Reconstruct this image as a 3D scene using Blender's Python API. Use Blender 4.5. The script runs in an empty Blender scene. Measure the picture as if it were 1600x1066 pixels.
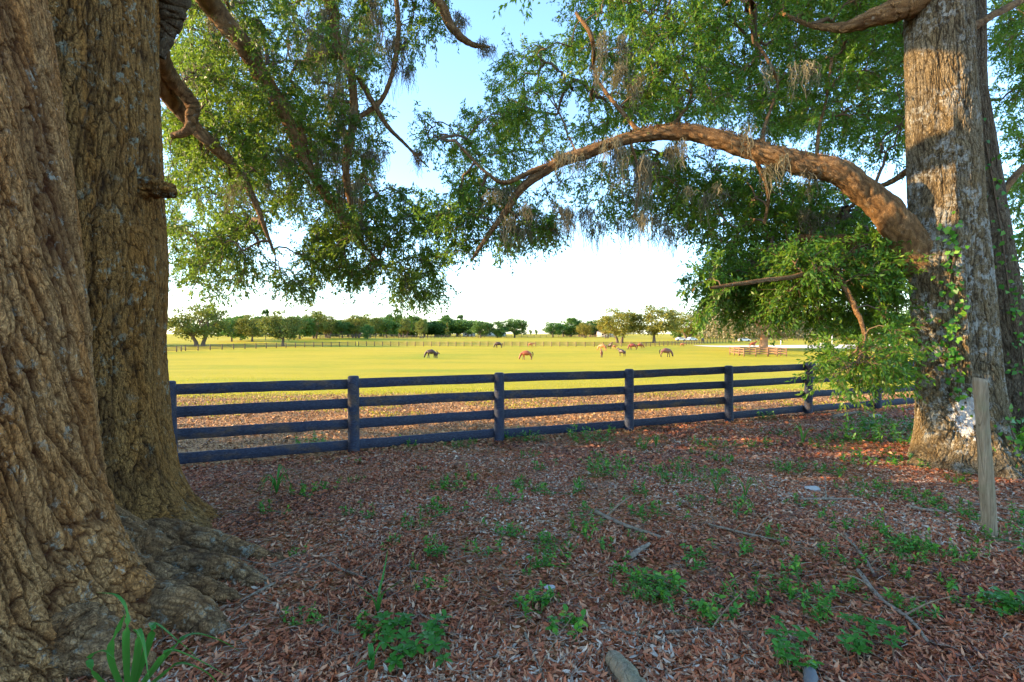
import bpy, bmesh, math, random
import numpy as np
from mathutils import Vector
random.seed(7)
RNG = np.random.default_rng(11)
SC = bpy.context.scene
COL = SC.collection
PI = math.pi

# ---------------------------------------------------------------- camera, sky, sun, exposure
CAM_H = 1.85          # eye height
FPX = 800.0           # focal length in photograph pixels (1600 wide) = 18 mm
PITCH = math.atan(11 / 800)
cam = bpy.data.cameras.new('camera'); cam_o = bpy.data.objects.new('camera', cam); COL.objects.link(cam_o)
cam.lens = 18; cam.sensor_width = 36; cam.clip_start = 0.05; cam.clip_end = 6000
cam_o.location = (0, 0, CAM_H); cam_o.rotation_euler = (PI / 2 - PITCH, 0, 0)
SC.camera = cam_o

SUN_EL = math.radians(16)
SUN_AZ = math.atan2(-1.0, -0.04)       # compass angle of the sun: x = sin, y = cos
w = bpy.data.worlds.new('World'); SC.world = w; w.use_nodes = True
nt = w.node_tree; nt.nodes.clear()
sky = nt.nodes.new('ShaderNodeTexSky'); sky.sky_type = 'NISHITA'; sky.sun_disc = False
sky.sun_elevation = SUN_EL; sky.sun_rotation = SUN_AZ % (2 * PI); sky.air_density = 1.0; sky.dust_density = 0.5; sky.ozone_density = 3.4
bg = nt.nodes.new('ShaderNodeBackground'); bg.inputs['Strength'].default_value = 0.15
wo = nt.nodes.new('ShaderNodeOutputWorld')
nt.links.new(sky.outputs[0], bg.inputs[0]); nt.links.new(bg.outputs[0], wo.inputs[0])
sl = bpy.data.lights.new('sun', 'SUN'); sl.energy = 3.0; sl.angle = math.radians(0.5); sl.color = (1.0, 0.70, 0.38)
so = bpy.data.objects.new('sun', sl); COL.objects.link(so)
sdir = Vector((math.sin(SUN_AZ) * math.cos(SUN_EL), math.cos(SUN_AZ) * math.cos(SUN_EL), math.sin(SUN_EL)))
so.rotation_euler = sdir.to_track_quat('Z', 'Y').to_euler(); so.location = (-30, -8, 30)
SC.view_settings.view_transform = 'Standard'; SC.view_settings.look = 'None'
SC.view_settings.exposure = 2.42; SC.view_settings.gamma = 1.0
try:
    SC.cycles.max_bounces = 6; SC.cycles.diffuse_bounces = 4; SC.cycles.transmission_bounces = 4
except Exception: pass

# ---------------------------------------------------------------- helpers
def tag(o, label=None, cat=None, group=None, kind=None):
    if label: o['label'] = label
    if cat: o['category'] = cat
    if group: o['group'] = group
    if kind: o['kind'] = kind
    return o
def empty(name, loc=(0, 0, 0), rz=0, label=None, cat=None, group=None):
    o = bpy.data.objects.new(name, None); COL.objects.link(o); o.location = loc; o.rotation_euler = (0, 0, rz)
    o.empty_display_size = 0.2
    return tag(o, label, cat, group)
def kids(o): return [c for c in bpy.data.objects if c.parent == o]
def copy_tree(o, parent=None):
    c = o.copy(); COL.objects.link(c)
    if parent is not None: c.parent = parent
    for ch in kids(o): copy_tree(ch, c)
    return c
def ray(px, py):
    x = (px - 800) / FPX; y = -(py - 533) / FPX
    return np.array([x, y * math.sin(PITCH) + math.cos(PITCH), y * math.cos(PITCH) - math.sin(PITCH)])
def at(px, py, d):
    r = ray(px, py); r = r / r[1] * d
    return np.array([r[0], r[1], r[2] + CAM_H])
def mesh_np(name, V, F, mat=None, parent=None, rnd=None, smooth=False, loc=None, ridge=None):
    V = np.asarray(V, dtype=np.float32).reshape(-1, 3); F = np.asarray(F, dtype=np.int32)
    k = F.shape[1]; n = len(F)
    me = bpy.data.meshes.new(name)
    me.vertices.add(len(V)); me.vertices.foreach_set('co', V.ravel())
    me.loops.add(n * k); me.loops.foreach_set('vertex_index', F.ravel())
    me.polygons.add(n); me.polygons.foreach_set('loop_start', np.arange(0, n * k, k, dtype=np.int32))
    me.update(calc_edges=True)
    if smooth: me.polygons.foreach_set('use_smooth', np.ones(n, dtype=bool))
    if rnd is not None:
        a = me.attributes.new('rnd', 'FLOAT', 'FACE'); a.data.foreach_set('value', np.asarray(rnd, dtype=np.float32))
    if ridge is not None:
        a = me.attributes.new('ridge', 'FLOAT', 'POINT'); a.data.foreach_set('value', np.asarray(ridge, dtype=np.float32).ravel())
    o = bpy.data.objects.new(name, me); COL.objects.link(o)
    if mat: me.materials.append(mat)
    if parent is not None: o.parent = parent
    if loc is not None: o.location = loc
    return o

# vectorised value noise
def _h(ix, iy, iz, s):
    x = (ix.astype(np.int64) * 374761393 + iy.astype(np.int64) * 668265263 + iz.astype(np.int64) * 2147483647 + s * 144665) & 0xffffffff
    x = ((x ^ (x >> 13)) * 1274126177) & 0xffffffff
    x = ((x ^ (x >> 16)) * 2246822519) & 0xffffffff
    return ((x ^ (x >> 15)) & 0xffffff) / float(0xffffff)
def vn(x, y, z=0.0, s=0):
    x = np.asarray(x, float); y = np.asarray(y, float) + 0 * x; z = np.asarray(z, float) + 0 * x
    ix, iy, iz = np.floor(x), np.floor(y), np.floor(z)
    fx, fy, fz = x - ix, y - iy, z - iz
    fx, fy, fz = [f * f * (3 - 2 * f) for f in (fx, fy, fz)]
    r = 0
    for a in (0, 1):
        for b in (0, 1):
            for c in (0, 1):
                r = r + _h(ix + a, iy + b, iz + c, s) * (fx if a else 1 - fx) * (fy if b else 1 - fy) * (fz if c else 1 - fz)
    return r
def worley(x, y, z, s=0):
    """F2-F1 of jittered cells, loops over the 27 neighbours"""
    ix, iy, iz = np.floor(x), np.floor(y), np.floor(z); f1 = np.full(np.shape(x), 9.0); f2 = f1.copy()
    for a in (-1, 0, 1):
        for b in (-1, 0, 1):
            for c in (-1, 0, 1):
                jx, jy, jz = ix + a, iy + b, iz + c
                h = _h(jx, jy, jz, s); d = (jx + h - x) ** 2 + (jy + (h * 57.31) % 1 - y) ** 2 + (jz + (h * 913.7) % 1 - z) ** 2
                f2 = np.minimum(f2, np.maximum(f1, d)); f1 = np.minimum(f1, d)
    return np.sqrt(f2) - np.sqrt(f1)
def fbm(x, y, z=0.0, s=0, o=4):
    r = 0; a = 0.5; f = 1.0
    for i in range(o):
        r = r + a * vn(np.asarray(x) * f, np.asarray(y) * f, np.asarray(z) * f, s + i); a *= 0.5; f *= 2.03
    return r

TY = [-60, 0, 12, 20, 35, 60, 85, 100, 130, 160, 200, 300, 500, 900, 3000]
TZ = [0, 0, 0, -0.30, -1.1, -2.15, -2.6, -2.6, -2.05, -1.65, -1.2, -0.35, 0.9, 1.6, 1.7]
def gz(x, y):
    x = np.asarray(x, float); y = np.asarray(y, float)
    z = np.interp(y, TY, TZ)
    z = z + 1.6 * np.exp(-((x + 85) / 45) ** 2 - ((y - 215) / 40) ** 2)
    near = np.clip((14 - np.abs(y - 4)) / 6, 0, 1)
    z = z + near * ((fbm(x * 0.7, y * 0.7, 0, 3, 3) - 0.45) * 0.10 + (fbm(x * 5, y * 5, 0, 5, 2) - 0.4) * 0.035)
    z = z + np.clip((y - 18) / 40, 0, 1) * (fbm(x * 0.05, y * 0.05, 0, 9, 3) - 0.45) * 0.35
    return z
def at_ground(px, py):
    r = ray(px, py); r = r / r[1]; lo, hi = 0.3, None
    ds = np.concatenate([np.linspace(1, 30, 600), np.linspace(30, 1500, 3000)])
    P = r[None, :] * ds[:, None]; P[:, 2] += CAM_H
    below = P[:, 2] <= gz(P[:, 0], P[:, 1])
    i = int(np.argmax(below)) if below.any() else len(ds) - 1
    p = P[i]; p[2] = gz(p[0], p[1]); return p

def nrm(v): return v / (np.linalg.norm(v, axis=-1, keepdims=True) + 1e-9)
def tubes(P, R, sides=6):
    """P (E,K,3), R (E,K) -> verts, quads"""
    P = np.asarray(P, float); R = np.asarray(R, float); E, K = R.shape
    T = np.gradient(P, axis=1); T = nrm(T)
    mean = nrm(T.mean(axis=1, keepdims=True))
    ref = np.where(np.abs(mean[..., 2:3]) > 0.9, np.array([[[1.0, 0, 0]]]), np.array([[[0, 0, 1.0]]]))
    U = nrm(np.cross(T, np.broadcast_to(ref, T.shape))); W = np.cross(T, U)
    a = np.linspace(0, 2 * PI, sides, endpoint=False)
    V = P[:, :, None, :] + R[:, :, None, None] * (np.cos(a)[None, None, :, None] * U[:, :, None, :] + np.sin(a)[None, None, :, None] * W[:, :, None, :])
    e, k, s = np.meshgrid(np.arange(E), np.arange(K - 1), np.arange(sides), indexing='ij')
    b = (e * K + k) * sides; s2 = (s + 1) % sides
    F = np.stack([b + s, b + s2, b + sides + s2, b + sides + s], -1).reshape(-1, 4)
    return V.reshape(-1, 3), F
def join(parts):
    Vs, Fs, n = [], [], 0
    for V, F in parts:
        V = np.asarray(V, float).reshape(-1, 3); Vs.append(V); Fs.append(np.asarray(F) + n); n += len(V)
    return np.concatenate(Vs), np.concatenate(Fs)
def spline(P, n):
    """resample a control polyline with Catmull-Rom"""
    P = np.asarray(P, float); m = len(P); Q = np.vstack([2 * P[0] - P[1], P, 2 * P[-1] - P[-2]])
    t = np.linspace(0, m - 1 - 1e-6, n); i = t.astype(int); f = (t - i)[:, None]
    p0, p1, p2, p3 = Q[i], Q[i + 1], Q[i + 2], Q[i + 3]
    return 0.5 * (2 * p1 + (p2 - p0) * f + (2 * p0 - 5 * p1 + 4 * p2 - p3) * f ** 2 + (3 * p1 - p0 - 3 * p2 + p3) * f ** 3)
def box(x0, x1, y0, y1, z0, z1):
    V = np.array([(x, y, z) for z in (z0, z1) for y in (y0, y1) for x in (x0, x1)], float)
    F = np.array([(0, 2, 3, 1), (4, 5, 7, 6), (0, 1, 5, 4), (2, 6, 7, 3), (0, 4, 6, 2), (1, 3, 7, 5)])
    return V, F
def leaf_quads(P, D, N, L, W, fold=0.18):
    D = nrm(D); S = nrm(np.cross(D, N)); N = np.cross(S, D)
    L = np.asarray(L)[:, None]; W = np.asarray(W)[:, None]
    m = P + D * L * 0.45 + N * W * fold
    tip = P + D * L - N * L * 0.10
    V = np.stack([P, m + S * W * 0.5, tip, m - S * W * 0.5], 1).reshape(-1, 3)
    F = np.arange(len(P) * 4).reshape(-1, 4)
    return V, F
def rand_dir(n, up=0.0):
    v = RNG.normal(size=(n, 3)); v[:, 2] += up; return nrm(v)

# ---------------------------------------------------------------- materials
class M:
    def __init__(s, name, rough=0.8, spec=0.3):
        s.m = bpy.data.materials.new(name); s.m.use_nodes = True; s.t = s.m.node_tree
        s.t.nodes.clear(); s.out = s.n('ShaderNodeOutputMaterial'); s.b = s.n('ShaderNodeBsdfPrincipled')
        s.b.inputs['Roughness'].default_value = rough
        s.b.inputs['Specular IOR Level'].default_value = spec
        s.l(s.b.outputs[0], s.out.inputs[0]); s.tc = s.n('ShaderNodeTexCoord')
    def n(s, t, **k):
        x = s.t.nodes.new(t)
        for a, b in k.items(): setattr(x, a, b)
        return x
    def l(s, a, b): s.t.links.new(a, b)
    def mapv(s, src, scale=(1, 1, 1), loc=(0, 0, 0), rot=(0, 0, 0)):
        x = s.n('ShaderNodeMapping'); x.inputs['Scale'].default_value = scale; x.inputs['Location'].default_value = loc; x.inputs['Rotation'].default_value = rot
        s.l(src, x.inputs[0]); return x.outputs[0]
    def noise(s, src, scale, detail=4, rough=0.55, dist=0.0):
        x = s.n('ShaderNodeTexNoise'); x.inputs['Scale'].default_value = scale; x.inputs['Detail'].default_value = detail
        x.inputs['Roughness'].default_value = rough; x.inputs['Distortion'].default_value = dist
        if src is not None: s.l(src, x.inputs['Vector'])
        return x.outputs[0]
    def vor(s, src, scale, feature='F1', out='Distance', rnd=1.0):
        x = s.n('ShaderNodeTexVoronoi', feature=feature); x.inputs['Scale'].default_value = scale; x.inputs['Randomness'].default_value = rnd
        s.l(src, x.inputs['Vector']); return x.outputs[out]
    def ramp(s, src, stops, interp='LINEAR'):
        x = s.n('ShaderNodeValToRGB'); cr = x.color_ramp; cr.interpolation = interp
        while len(cr.elements) > 1: cr.elements.remove(cr.elements[-1])
        for i, (p, c) in enumerate(stops):
            c = (c, c, c) if not hasattr(c, '__len__') else c
            e = cr.elements[0] if i == 0 else cr.elements.new(p)
            e.position = p; e.color = (*c[:3], 1)
        s.l(src, x.inputs[0]); return x.outputs[0]
    def mix(s, f, a, b, mode='MIX'):
        x = s.n('ShaderNodeMix', data_type='RGBA', blend_type=mode)
        for v, i in ((f, 0), (a, 6), (b, 7)):
            if hasattr(v, 'default_value') or hasattr(v, 'links'): s.l(v, x.inputs[i])
            elif i == 0: x.inputs[0].default_value = v
            else: x.inputs[i].default_value = (*v, 1)
        return x.outputs[2]
    def math(s, op, a, b=0.0, clamp=False):
        x = s.n('ShaderNodeMath', operation=op, use_clamp=clamp)
        for v, i in ((a, 0), (b, 1)):
            if hasattr(v, 'links'): s.l(v, x.inputs[i])
            else: x.inputs[i].default_value = v
        return x.outputs[0]
    def base(s, c):
        if hasattr(c, 'links'): s.l(c, s.b.inputs['Base Color'])
        else: s.b.inputs['Base Color'].default_value = (*c, 1)
    def bump(s, h, strength=0.5, dist=0.02, prev=None):
        x = s.n('ShaderNodeBump'); x.inputs['Strength'].default_value = strength; x.inputs['Distance'].default_value = dist
        s.l(h, x.inputs['Height'])
        if prev is not None: s.l(prev, x.inputs['Normal'])
        s.l(x.outputs[0], s.b.inputs['Normal']); return x.outputs[0]
    def attr(s, name): return s.n('ShaderNodeAttribute', attribute_name=name).outputs['Fac']

def bark(name, plate, groove, warm, lichen, warm_amt=0.5, lichen_at=0.66, scale=13.0, white=None, stretch=0.24):
    m = M(name, 0.9, 0.15); oc = m.tc.outputs['Object']
    wv = m.n('ShaderNodeTexNoise'); wv.inputs['Scale'].default_value = 2.2; wv.inputs['Detail'].default_value = 3; m.l(oc, wv.inputs['Vector'])
    sub = m.n('ShaderNodeVectorMath', operation='MULTIPLY_ADD'); m.l(wv.outputs['Color'], sub.inputs[0]); sub.inputs[1].default_value = (0.22, 0.22, 0.35); m.l(oc, sub.inputs[2])
    st = m.mapv(sub.outputs[0], (1, 1, stretch))
    rg = m.n('ShaderNodeTexNoise'); rg.inputs['Scale'].default_value = 22; rg.inputs['Detail'].default_value = 3; m.l(oc, rg.inputs['Vector'])
    s2 = m.n('ShaderNodeVectorMath', operation='MULTIPLY_ADD'); m.l(rg.outputs['Color'], s2.inputs[0]); s2.inputs[1].default_value = (0.05, 0.05, 0.12); m.l(sub.outputs[0], s2.inputs[2])
    st2 = m.mapv(s2.outputs[0], (1, 1, min(1, stretch * 1.5)))
    fine = m.noise(m.mapv(sub.outputs[0], (1, 1, 0.5)), 70, 6, 0.75); big = m.noise(oc, 1.3, 4, 0.6); med = m.noise(st, 7, 5, 0.65, 0.6)
    brk = m.ramp(m.noise(oc, 6, 3), [(0.42, 0.0), (0.6, 0.75)])
    grain = m.noise(m.mapv(oc, (1, 1, 0.6)), 170, 3, 0.8)
    r1 = m.math('MAXIMUM', m.ramp(m.vor(st2, scale * 2.6, 'DISTANCE_TO_EDGE'), [(0.0, 0.5), (0.12, 0.9), (0.25, 1.0)]), brk)
    r2 = m.ramp(fine, [(0.32, 0.45), (0.48, 1.0)])
    g1 = m.ramp(m.attr('ridge'), [(0.10, 0.0), (0.45, 0.45), (0.9, 1.0)])
    g2 = m.math('MULTIPLY', r1, r2)
    c = m.mix(m.ramp(fine, [(0.3, 0.0), (0.7, 1.0)]), tuple(x * 0.62 for x in plate), tuple(min(1, x * 1.25) for x in plate))
    c = m.mix(m.ramp(m.noise(m.mapv(sub.outputs[0], (1, 1, 0.12)), 4.5, 4, 0.6), [(0.45, 0.0), (0.60, warm_amt)]), c, warm)
    c = m.mix(m.ramp(big, [(0.45, 0.0), (0.7, 0.35)]), c, warm)
    gr = m.math('MULTIPLY', g1, g2)
    c = m.mix(gr, groove, m.mix(m.ramp(grain, [(0.3, 0.0), (0.7, 1.0)]), tuple(x * 0.45 for x in plate), c))
    li = m.noise(oc, 9, 8, 0.75, 0.3); li2 = m.noise(oc, 1.9, 3, 0.5)
    lf = m.math('MULTIPLY', m.ramp(li, [(lichen_at - 0.05, 0.0), (lichen_at + 0.02, 1.0)]), m.ramp(li2, [(0.42, 0.0), (0.55, 0.75)]))
    c = m.mix(lf, c, lichen)
    if white:
        cx, cy, cz, rx, rz = white
        d = m.n('ShaderNodeVectorMath', operation='SUBTRACT'); m.l(oc, d.inputs[0]); d.inputs[1].default_value = (cx, cy, cz)
        sc = m.n('ShaderNodeVectorMath', operation='MULTIPLY'); m.l(d.outputs[0], sc.inputs[0]); sc.inputs[1].default_value = (1 / rx, 0.3, 1 / rz)
        ln = m.n('ShaderNodeVectorMath', operation='LENGTH'); m.l(sc.outputs[0], ln.inputs[0])
        ns = m.noise(m.mapv(oc, (1, 1, 0.6)), 14, 6, 0.75)
        f = m.math('SUBTRACT', m.math('ADD', m.math('MULTIPLY', ns, 2.6), -0.75), ln.outputs['Value'])
        c = m.mix(m.ramp(f, [(0.0, 0.0), (0.10, 0.95)]), c, (0.78, 0.78, 0.76))
    m.base(c)
    hgt = m.math('ADD', m.math('MULTIPLY', gr, 0.9), m.math('ADD', m.math('MULTIPLY', fine, 0.8), m.math('MULTIPLY', grain, 0.35)))
    m.bump(hgt, 1.0, 0.03)
    return m.m
def leafmat(name, stops, trans=(0.25, 0.4, 0.05), tf=0.35, rough=0.45, per_obj=False):
    m = M(name, rough, 0.35)
    f = m.attr('rnd')
    c = m.ramp(f, stops)
    if per_obj:
        oi = m.n('ShaderNodeObjectInfo'); c = m.mix(1.0, c, m.ramp(oi.outputs['Random'], [(0.0, (1.15, 0.95, 0.75)), (0.35, (0.8, 0.95, 0.9)), (0.7, (1.1, 1.05, 0.7)), (1.0, (0.75, 0.9, 1.0))]), 'MULTIPLY')
    m.base(c)
    tr = m.n('ShaderNodeBsdfTranslucent'); tc = m.mix(0.65, c, trans); m.l(tc, tr.inputs[0])
    mx = m.n('ShaderNodeMixShader'); mx.inputs[0].default_value = tf
    m.l(m.b.outputs[0], mx.inputs[1]); m.l(tr.outputs[0], mx.inputs[2]); m.l(mx.outputs[0], m.out.inputs[0])
    return m.m
def plain(name, col, rough=0.7, var=0.25, scale=8, spec=0.3, bump=0.0):
    m = M(name, rough, spec); n = m.noise(m.tc.outputs['Object'], scale, 5, 0.6)
    m.base(m.mix(n, tuple(c * (1 - var) for c in col), tuple(min(1, c * (1 + var)) for c in col)))
    if bump: m.bump(n, bump, 0.02)
    return m.m

MAT = {}
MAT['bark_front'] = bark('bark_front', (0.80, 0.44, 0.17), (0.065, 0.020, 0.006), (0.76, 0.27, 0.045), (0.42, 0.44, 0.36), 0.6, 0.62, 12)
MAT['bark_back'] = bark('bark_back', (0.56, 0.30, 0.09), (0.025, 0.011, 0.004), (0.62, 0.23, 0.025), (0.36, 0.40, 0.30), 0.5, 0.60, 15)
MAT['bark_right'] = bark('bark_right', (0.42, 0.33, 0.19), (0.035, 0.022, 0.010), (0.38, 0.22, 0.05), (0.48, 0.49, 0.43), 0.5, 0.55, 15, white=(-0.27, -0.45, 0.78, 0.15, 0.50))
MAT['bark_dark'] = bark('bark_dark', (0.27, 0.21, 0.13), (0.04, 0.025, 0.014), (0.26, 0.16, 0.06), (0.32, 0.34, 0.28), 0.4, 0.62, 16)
MAT['bark_limb'] = bark('bark_limb', (0.62, 0.38, 0.17), (0.05, 0.022, 0.009), (0.60, 0.27, 0.06), (0.34, 0.32, 0.24), 0.5, 0.64, 18, stretch=0.8)
MAT['bark_root'] = bark('bark_root', (0.70, 0.43, 0.20), (0.05, 0.020, 0.007), (0.56, 0.22, 0.05), (0.40, 0.42, 0.32), 0.5, 0.60, 13, stretch=0.9)
MAT['far_bark'] = plain('far_bark', (0.12, 0.085, 0.06), 0.9, 0.4, 3); MAT['moak_bark'] = plain('mossy_oak_bark', (0.36, 0.20, 0.11), 0.9, 0.5, 2.5)
MAT['twig'] = plain('twig_bark', (0.13, 0.085, 0.05), 0.9, 0.35, 20)
MAT['leaf_left'] = leafmat('oak_leaves_left', [(0, (0.026, 0.072, 0.012)), (0.45, (0.048, 0.128, 0.014)), (0.8, (0.104, 0.172, 0.016)), (0.93, (0.122, 0.155, 0.020)), (1, (0.174, 0.111, 0.030))], (0.26, 0.40, 0.03), 0.45)
MAT['leaf_right'] = leafmat('oak_leaves_right', [(0, (0.033, 0.101, 0.014)), (0.5, (0.068, 0.176, 0.018)), (0.85, (0.150, 0.243, 0.020)), (0.96, (0.180, 0.216, 0.020)), (1, (0.270, 0.135, 0.030))], (0.26, 0.44, 0.03), 0.42)
MAT['moss'] = leafmat('spanish_moss', [(0, (0.07, 0.07, 0.045)), (.6, (0.17, 0.16, 0.10)), (1, (0.28, 0.24, 0.14))], (0.30, 0.27, 0.14), 0.3, 0.9)
MAT['weed'] = leafmat('weed_leaves', [(0, (0.03, 0.12, 0.012)), (0.6, (0.07, 0.23, 0.02)), (1, (0.20, 0.36, 0.03))], (0.15, 0.45, 0.03), 0.3)
MAT['blade'] = leafmat('strap_leaves', [(0, (0.02, 0.11, 0.015)), (0.7, (0.05, 0.20, 0.03)), (1, (0.25, 0.30, 0.10))], (0.15, 0.45, 0.05), 0.3)
MAT['litter'] = leafmat('dry_leaves', [(0, (0.06, 0.022, 0.012)), (0.20, (0.22, 0.060, 0.022)), (0.46, (0.46, 0.125, 0.042)), (0.68, (0.50, 0.20, 0.085)), (0.86, (0.56, 0.34, 0.19)), (0.94, (0.46, 0.38, 0.28)), (1, (0.68, 0.52, 0.36))], (0.3, 0.12, 0.05), 0.06, 0.6)
MAT['chips'] = leafmat('dry_mulch', [(0, (0.101, 0.050, 0.020)), (0.4, (0.325, 0.160, 0.056)), (0.75, (0.515, 0.280, 0.106)), (1, (0.739, 0.480, 0.211))], (0.3, 0.15, 0.05), 0.05, 0.7)
MAT['grass'] = leafmat('meadow_grass', [(0, (0.18, 0.23, 0.012)), (0.5, (0.36, 0.35, 0.015)), (0.85, (0.50, 0.43, 0.025)), (1, (0.50, 0.36, 0.12))], (0.5, 0.5, 0.04), 0.4, 0.7)
MAT['far_leaf'] = leafmat('far_oak_leaves', [(0, (0.051, 0.078, 0.018)), (0.5, (0.116, 0.150, 0.025)), (0.85, (0.246, 0.221, 0.030)), (1, (0.377, 0.260, 0.050))], (0.3, 0.32, 0.04), 0.25, 0.7, True)
MAT['far_green'] = leafmat('far_green_leaves', [(0, (0.030, 0.075, 0.018)), (0.6, (0.068, 0.150, 0.030)), (1, (0.180, 0.250, 0.040))], (0.15, 0.35, 0.05), 0.25, 0.7, True)
MAT['far_yellow'] = leafmat('far_yellow_leaves', [(0, (0.07, 0.10, 0.016)), (0.5, (0.19, 0.18, 0.025)), (1, (0.38, 0.28, 0.05))], (0.45, 0.38, 0.04), 0.3, 0.7, True)
MAT['moss_leaf'] = leafmat('mossy_oak_leaves', [(0, (0.06, 0.08, 0.03)), (0.4, (0.14, 0.13, 0.05)), (0.8, (0.42, 0.36, 0.22)), (1, (0.60, 0.50, 0.33))], (0.5, 0.4, 0.2), 0.3, 0.8)

# ground: litter near, mulch past the fence, meadow beyond
def ground_mat():
    m = M('ground', 0.95, 0.1); oc = m.tc.outputs['Object']
    sx = m.n('ShaderNodeSeparateXYZ'); m.l(oc, sx.inputs[0]); X, Y = sx.outputs[0], sx.outputs[1]
    v = m.vor(m.mapv(oc, (1, 1, 1)), 34, 'F1', 'Color'); vs = m.n('ShaderNodeSeparateColor'); m.l(v, vs.inputs[0])
    lit = m.ramp(vs.outputs[0], [(0, (0.06, 0.026, 0.012)), (0.35, (0.23, 0.080, 0.025)), (0.7, (0.36, 0.15, 0.052)), (1, (0.42, 0.27, 0.15))])
    soil = m.ramp(m.noise(oc, 30, 6, 0.7), [(0.3, (0.14, 0.09, 0.06)), (0.7, (0.38, 0.29, 0.20))])
    lit = m.mix(m.ramp(m.noise(oc, 0.9, 4, 0.6), [(0.56, 0.0), (0.66, 0.75)]), lit, soil)
    mul = m.ramp(vs.outputs[1], [(0, (0.14, 0.07, 0.03)), (0.4, (0.36, 0.18, 0.07)), (1, (0.56, 0.34, 0.16))])
    # fence line runs from (-2.4,7.9) to (9.3,12.9)
    fl = m.math('SUBTRACT', Y, m.math('ADD', m.math('MULTIPLY', X, 0.43), 8.7))
    c = m.mix(m.ramp(m.math('ADD', m.math('MULTIPLY', fl, 0.5), 0.4), [(0.0, 0.0), (1.0, 1.0)]), lit, mul)
    g1 = m.noise(m.mapv(oc, (0.7, 1, 1)), 0.8, 9, 0.85); g2 = m.noise(m.mapv(oc, (0.35, 1, 1)), 0.11, 6, 0.65); g3 = m.noise(oc, 14, 4, 0.7)
    gr = m.ramp(g1, [(0.25, (0.16, 0.175, 0.010)), (0.5, (0.35, 0.30, 0.015)), (0.75, (0.47, 0.36, 0.02))])
    gr = m.mix(m.ramp(g2, [(0.42, 0.0), (0.58, 0.8)]), gr, (0.45, 0.335, 0.022)); gr = m.mix(m.ramp(g2, [(0.3, 0.7), (0.44, 0.0)]), gr, (0.22, 0.27, 0.016))
    gr = m.mix(m.ramp(g3, [(0.3, 0.7), (0.48, 0.0)]), gr, (0.12, 0.16, 0.012))
    e = m.math('SUBTRACT', Y, m.math('ADD', m.math('MULTIPLY', X, 0.12), 17.0))
    e = m.math('ADD', e, m.math('MULTIPLY', m.math('SUBTRACT', m.noise(oc, 0.55, 5, 0.7), 0.5), 9.0))
    c = m.mix(m.ramp(m.math('ADD', m.math('MULTIPLY', e, 0.35), 0.5), [(0.0, 0.0), (1.0, 1.0)]), c, gr)
    m.base(c)
    m.bump(m.math('ADD', m.vor(oc, 34), m.math('MULTIPLY', g3, 0.6)), 0.7, 0.02)
    return m.m
def axis(near, step, far, g=1.09):
    a = [0.0]
    while a[-1] < near: a.append(a[-1] + step)
    s = step
    while a[-1] < far: s *= g; a.append(a[-1] + s)
    return np.array(a)
ax = axis(13, 0.10, 2600); gx = np.concatenate([-ax[:0:-1], ax]); ay = axis(19, 0.10, 3000, 1.06); gy = np.concatenate([-axis(2, 0.5, 60, 1.2)[:0:-1], ay])
GX, GY = np.meshgrid(gx, gy); V = np.stack([GX, GY, gz(GX, GY)], -1).reshape(-1, 3)
nx, ny = len(gx), len(gy); j, i = np.meshgrid(np.arange(ny - 1), np.arange(nx - 1), indexing='ij'); b = j * nx + i
tag(mesh_np('ground', V, np.stack([b, b + 1, b + nx + 1, b + nx], -1).reshape(-1, 4), ground_mat(), smooth=True), kind='structure')

# pale sandy track in the far pasture
def track():
    pts = [at_ground(x, y) for x, y in ((1085, 540), (1130, 541.5), (1200, 542), (1280, 542), (1360, 541), (1500, 541), (1700, 541))]
    P = spline(pts, 80); W = np.interp(np.linspace(0, 1, 80), [0, .15, .5, 1], [1.0, 6.0, 11, 13]) * (0.9 + 0.2 * fbm(np.arange(80) * .3, 0, 0, 2, 2))
    T = nrm(np.gradient(P, axis=0)); S = np.cross(T, [0, 0, 1.0])
    V = []
    for k in np.linspace(-1, 1, 9):
        q = P + S * (W * k)[:, None]; q[:, 2] = gz(q[:, 0], q[:, 1]) + 0.05; V.append(q)
    V = np.array(V); a, c = np.meshgrid(np.arange(8), np.arange(79), indexing='ij'); b = a * 80 + c
    F = np.stack([b, b + 80, b + 81, b + 1], -1).reshape(-1, 4)
    tag(mesh_np('sand_track', V.reshape(-1, 3), F, plain('pale_sand', (0.62, 0.54, 0.42), 0.95, 0.15, 0.5), smooth=True), kind='structure')
track()

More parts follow.
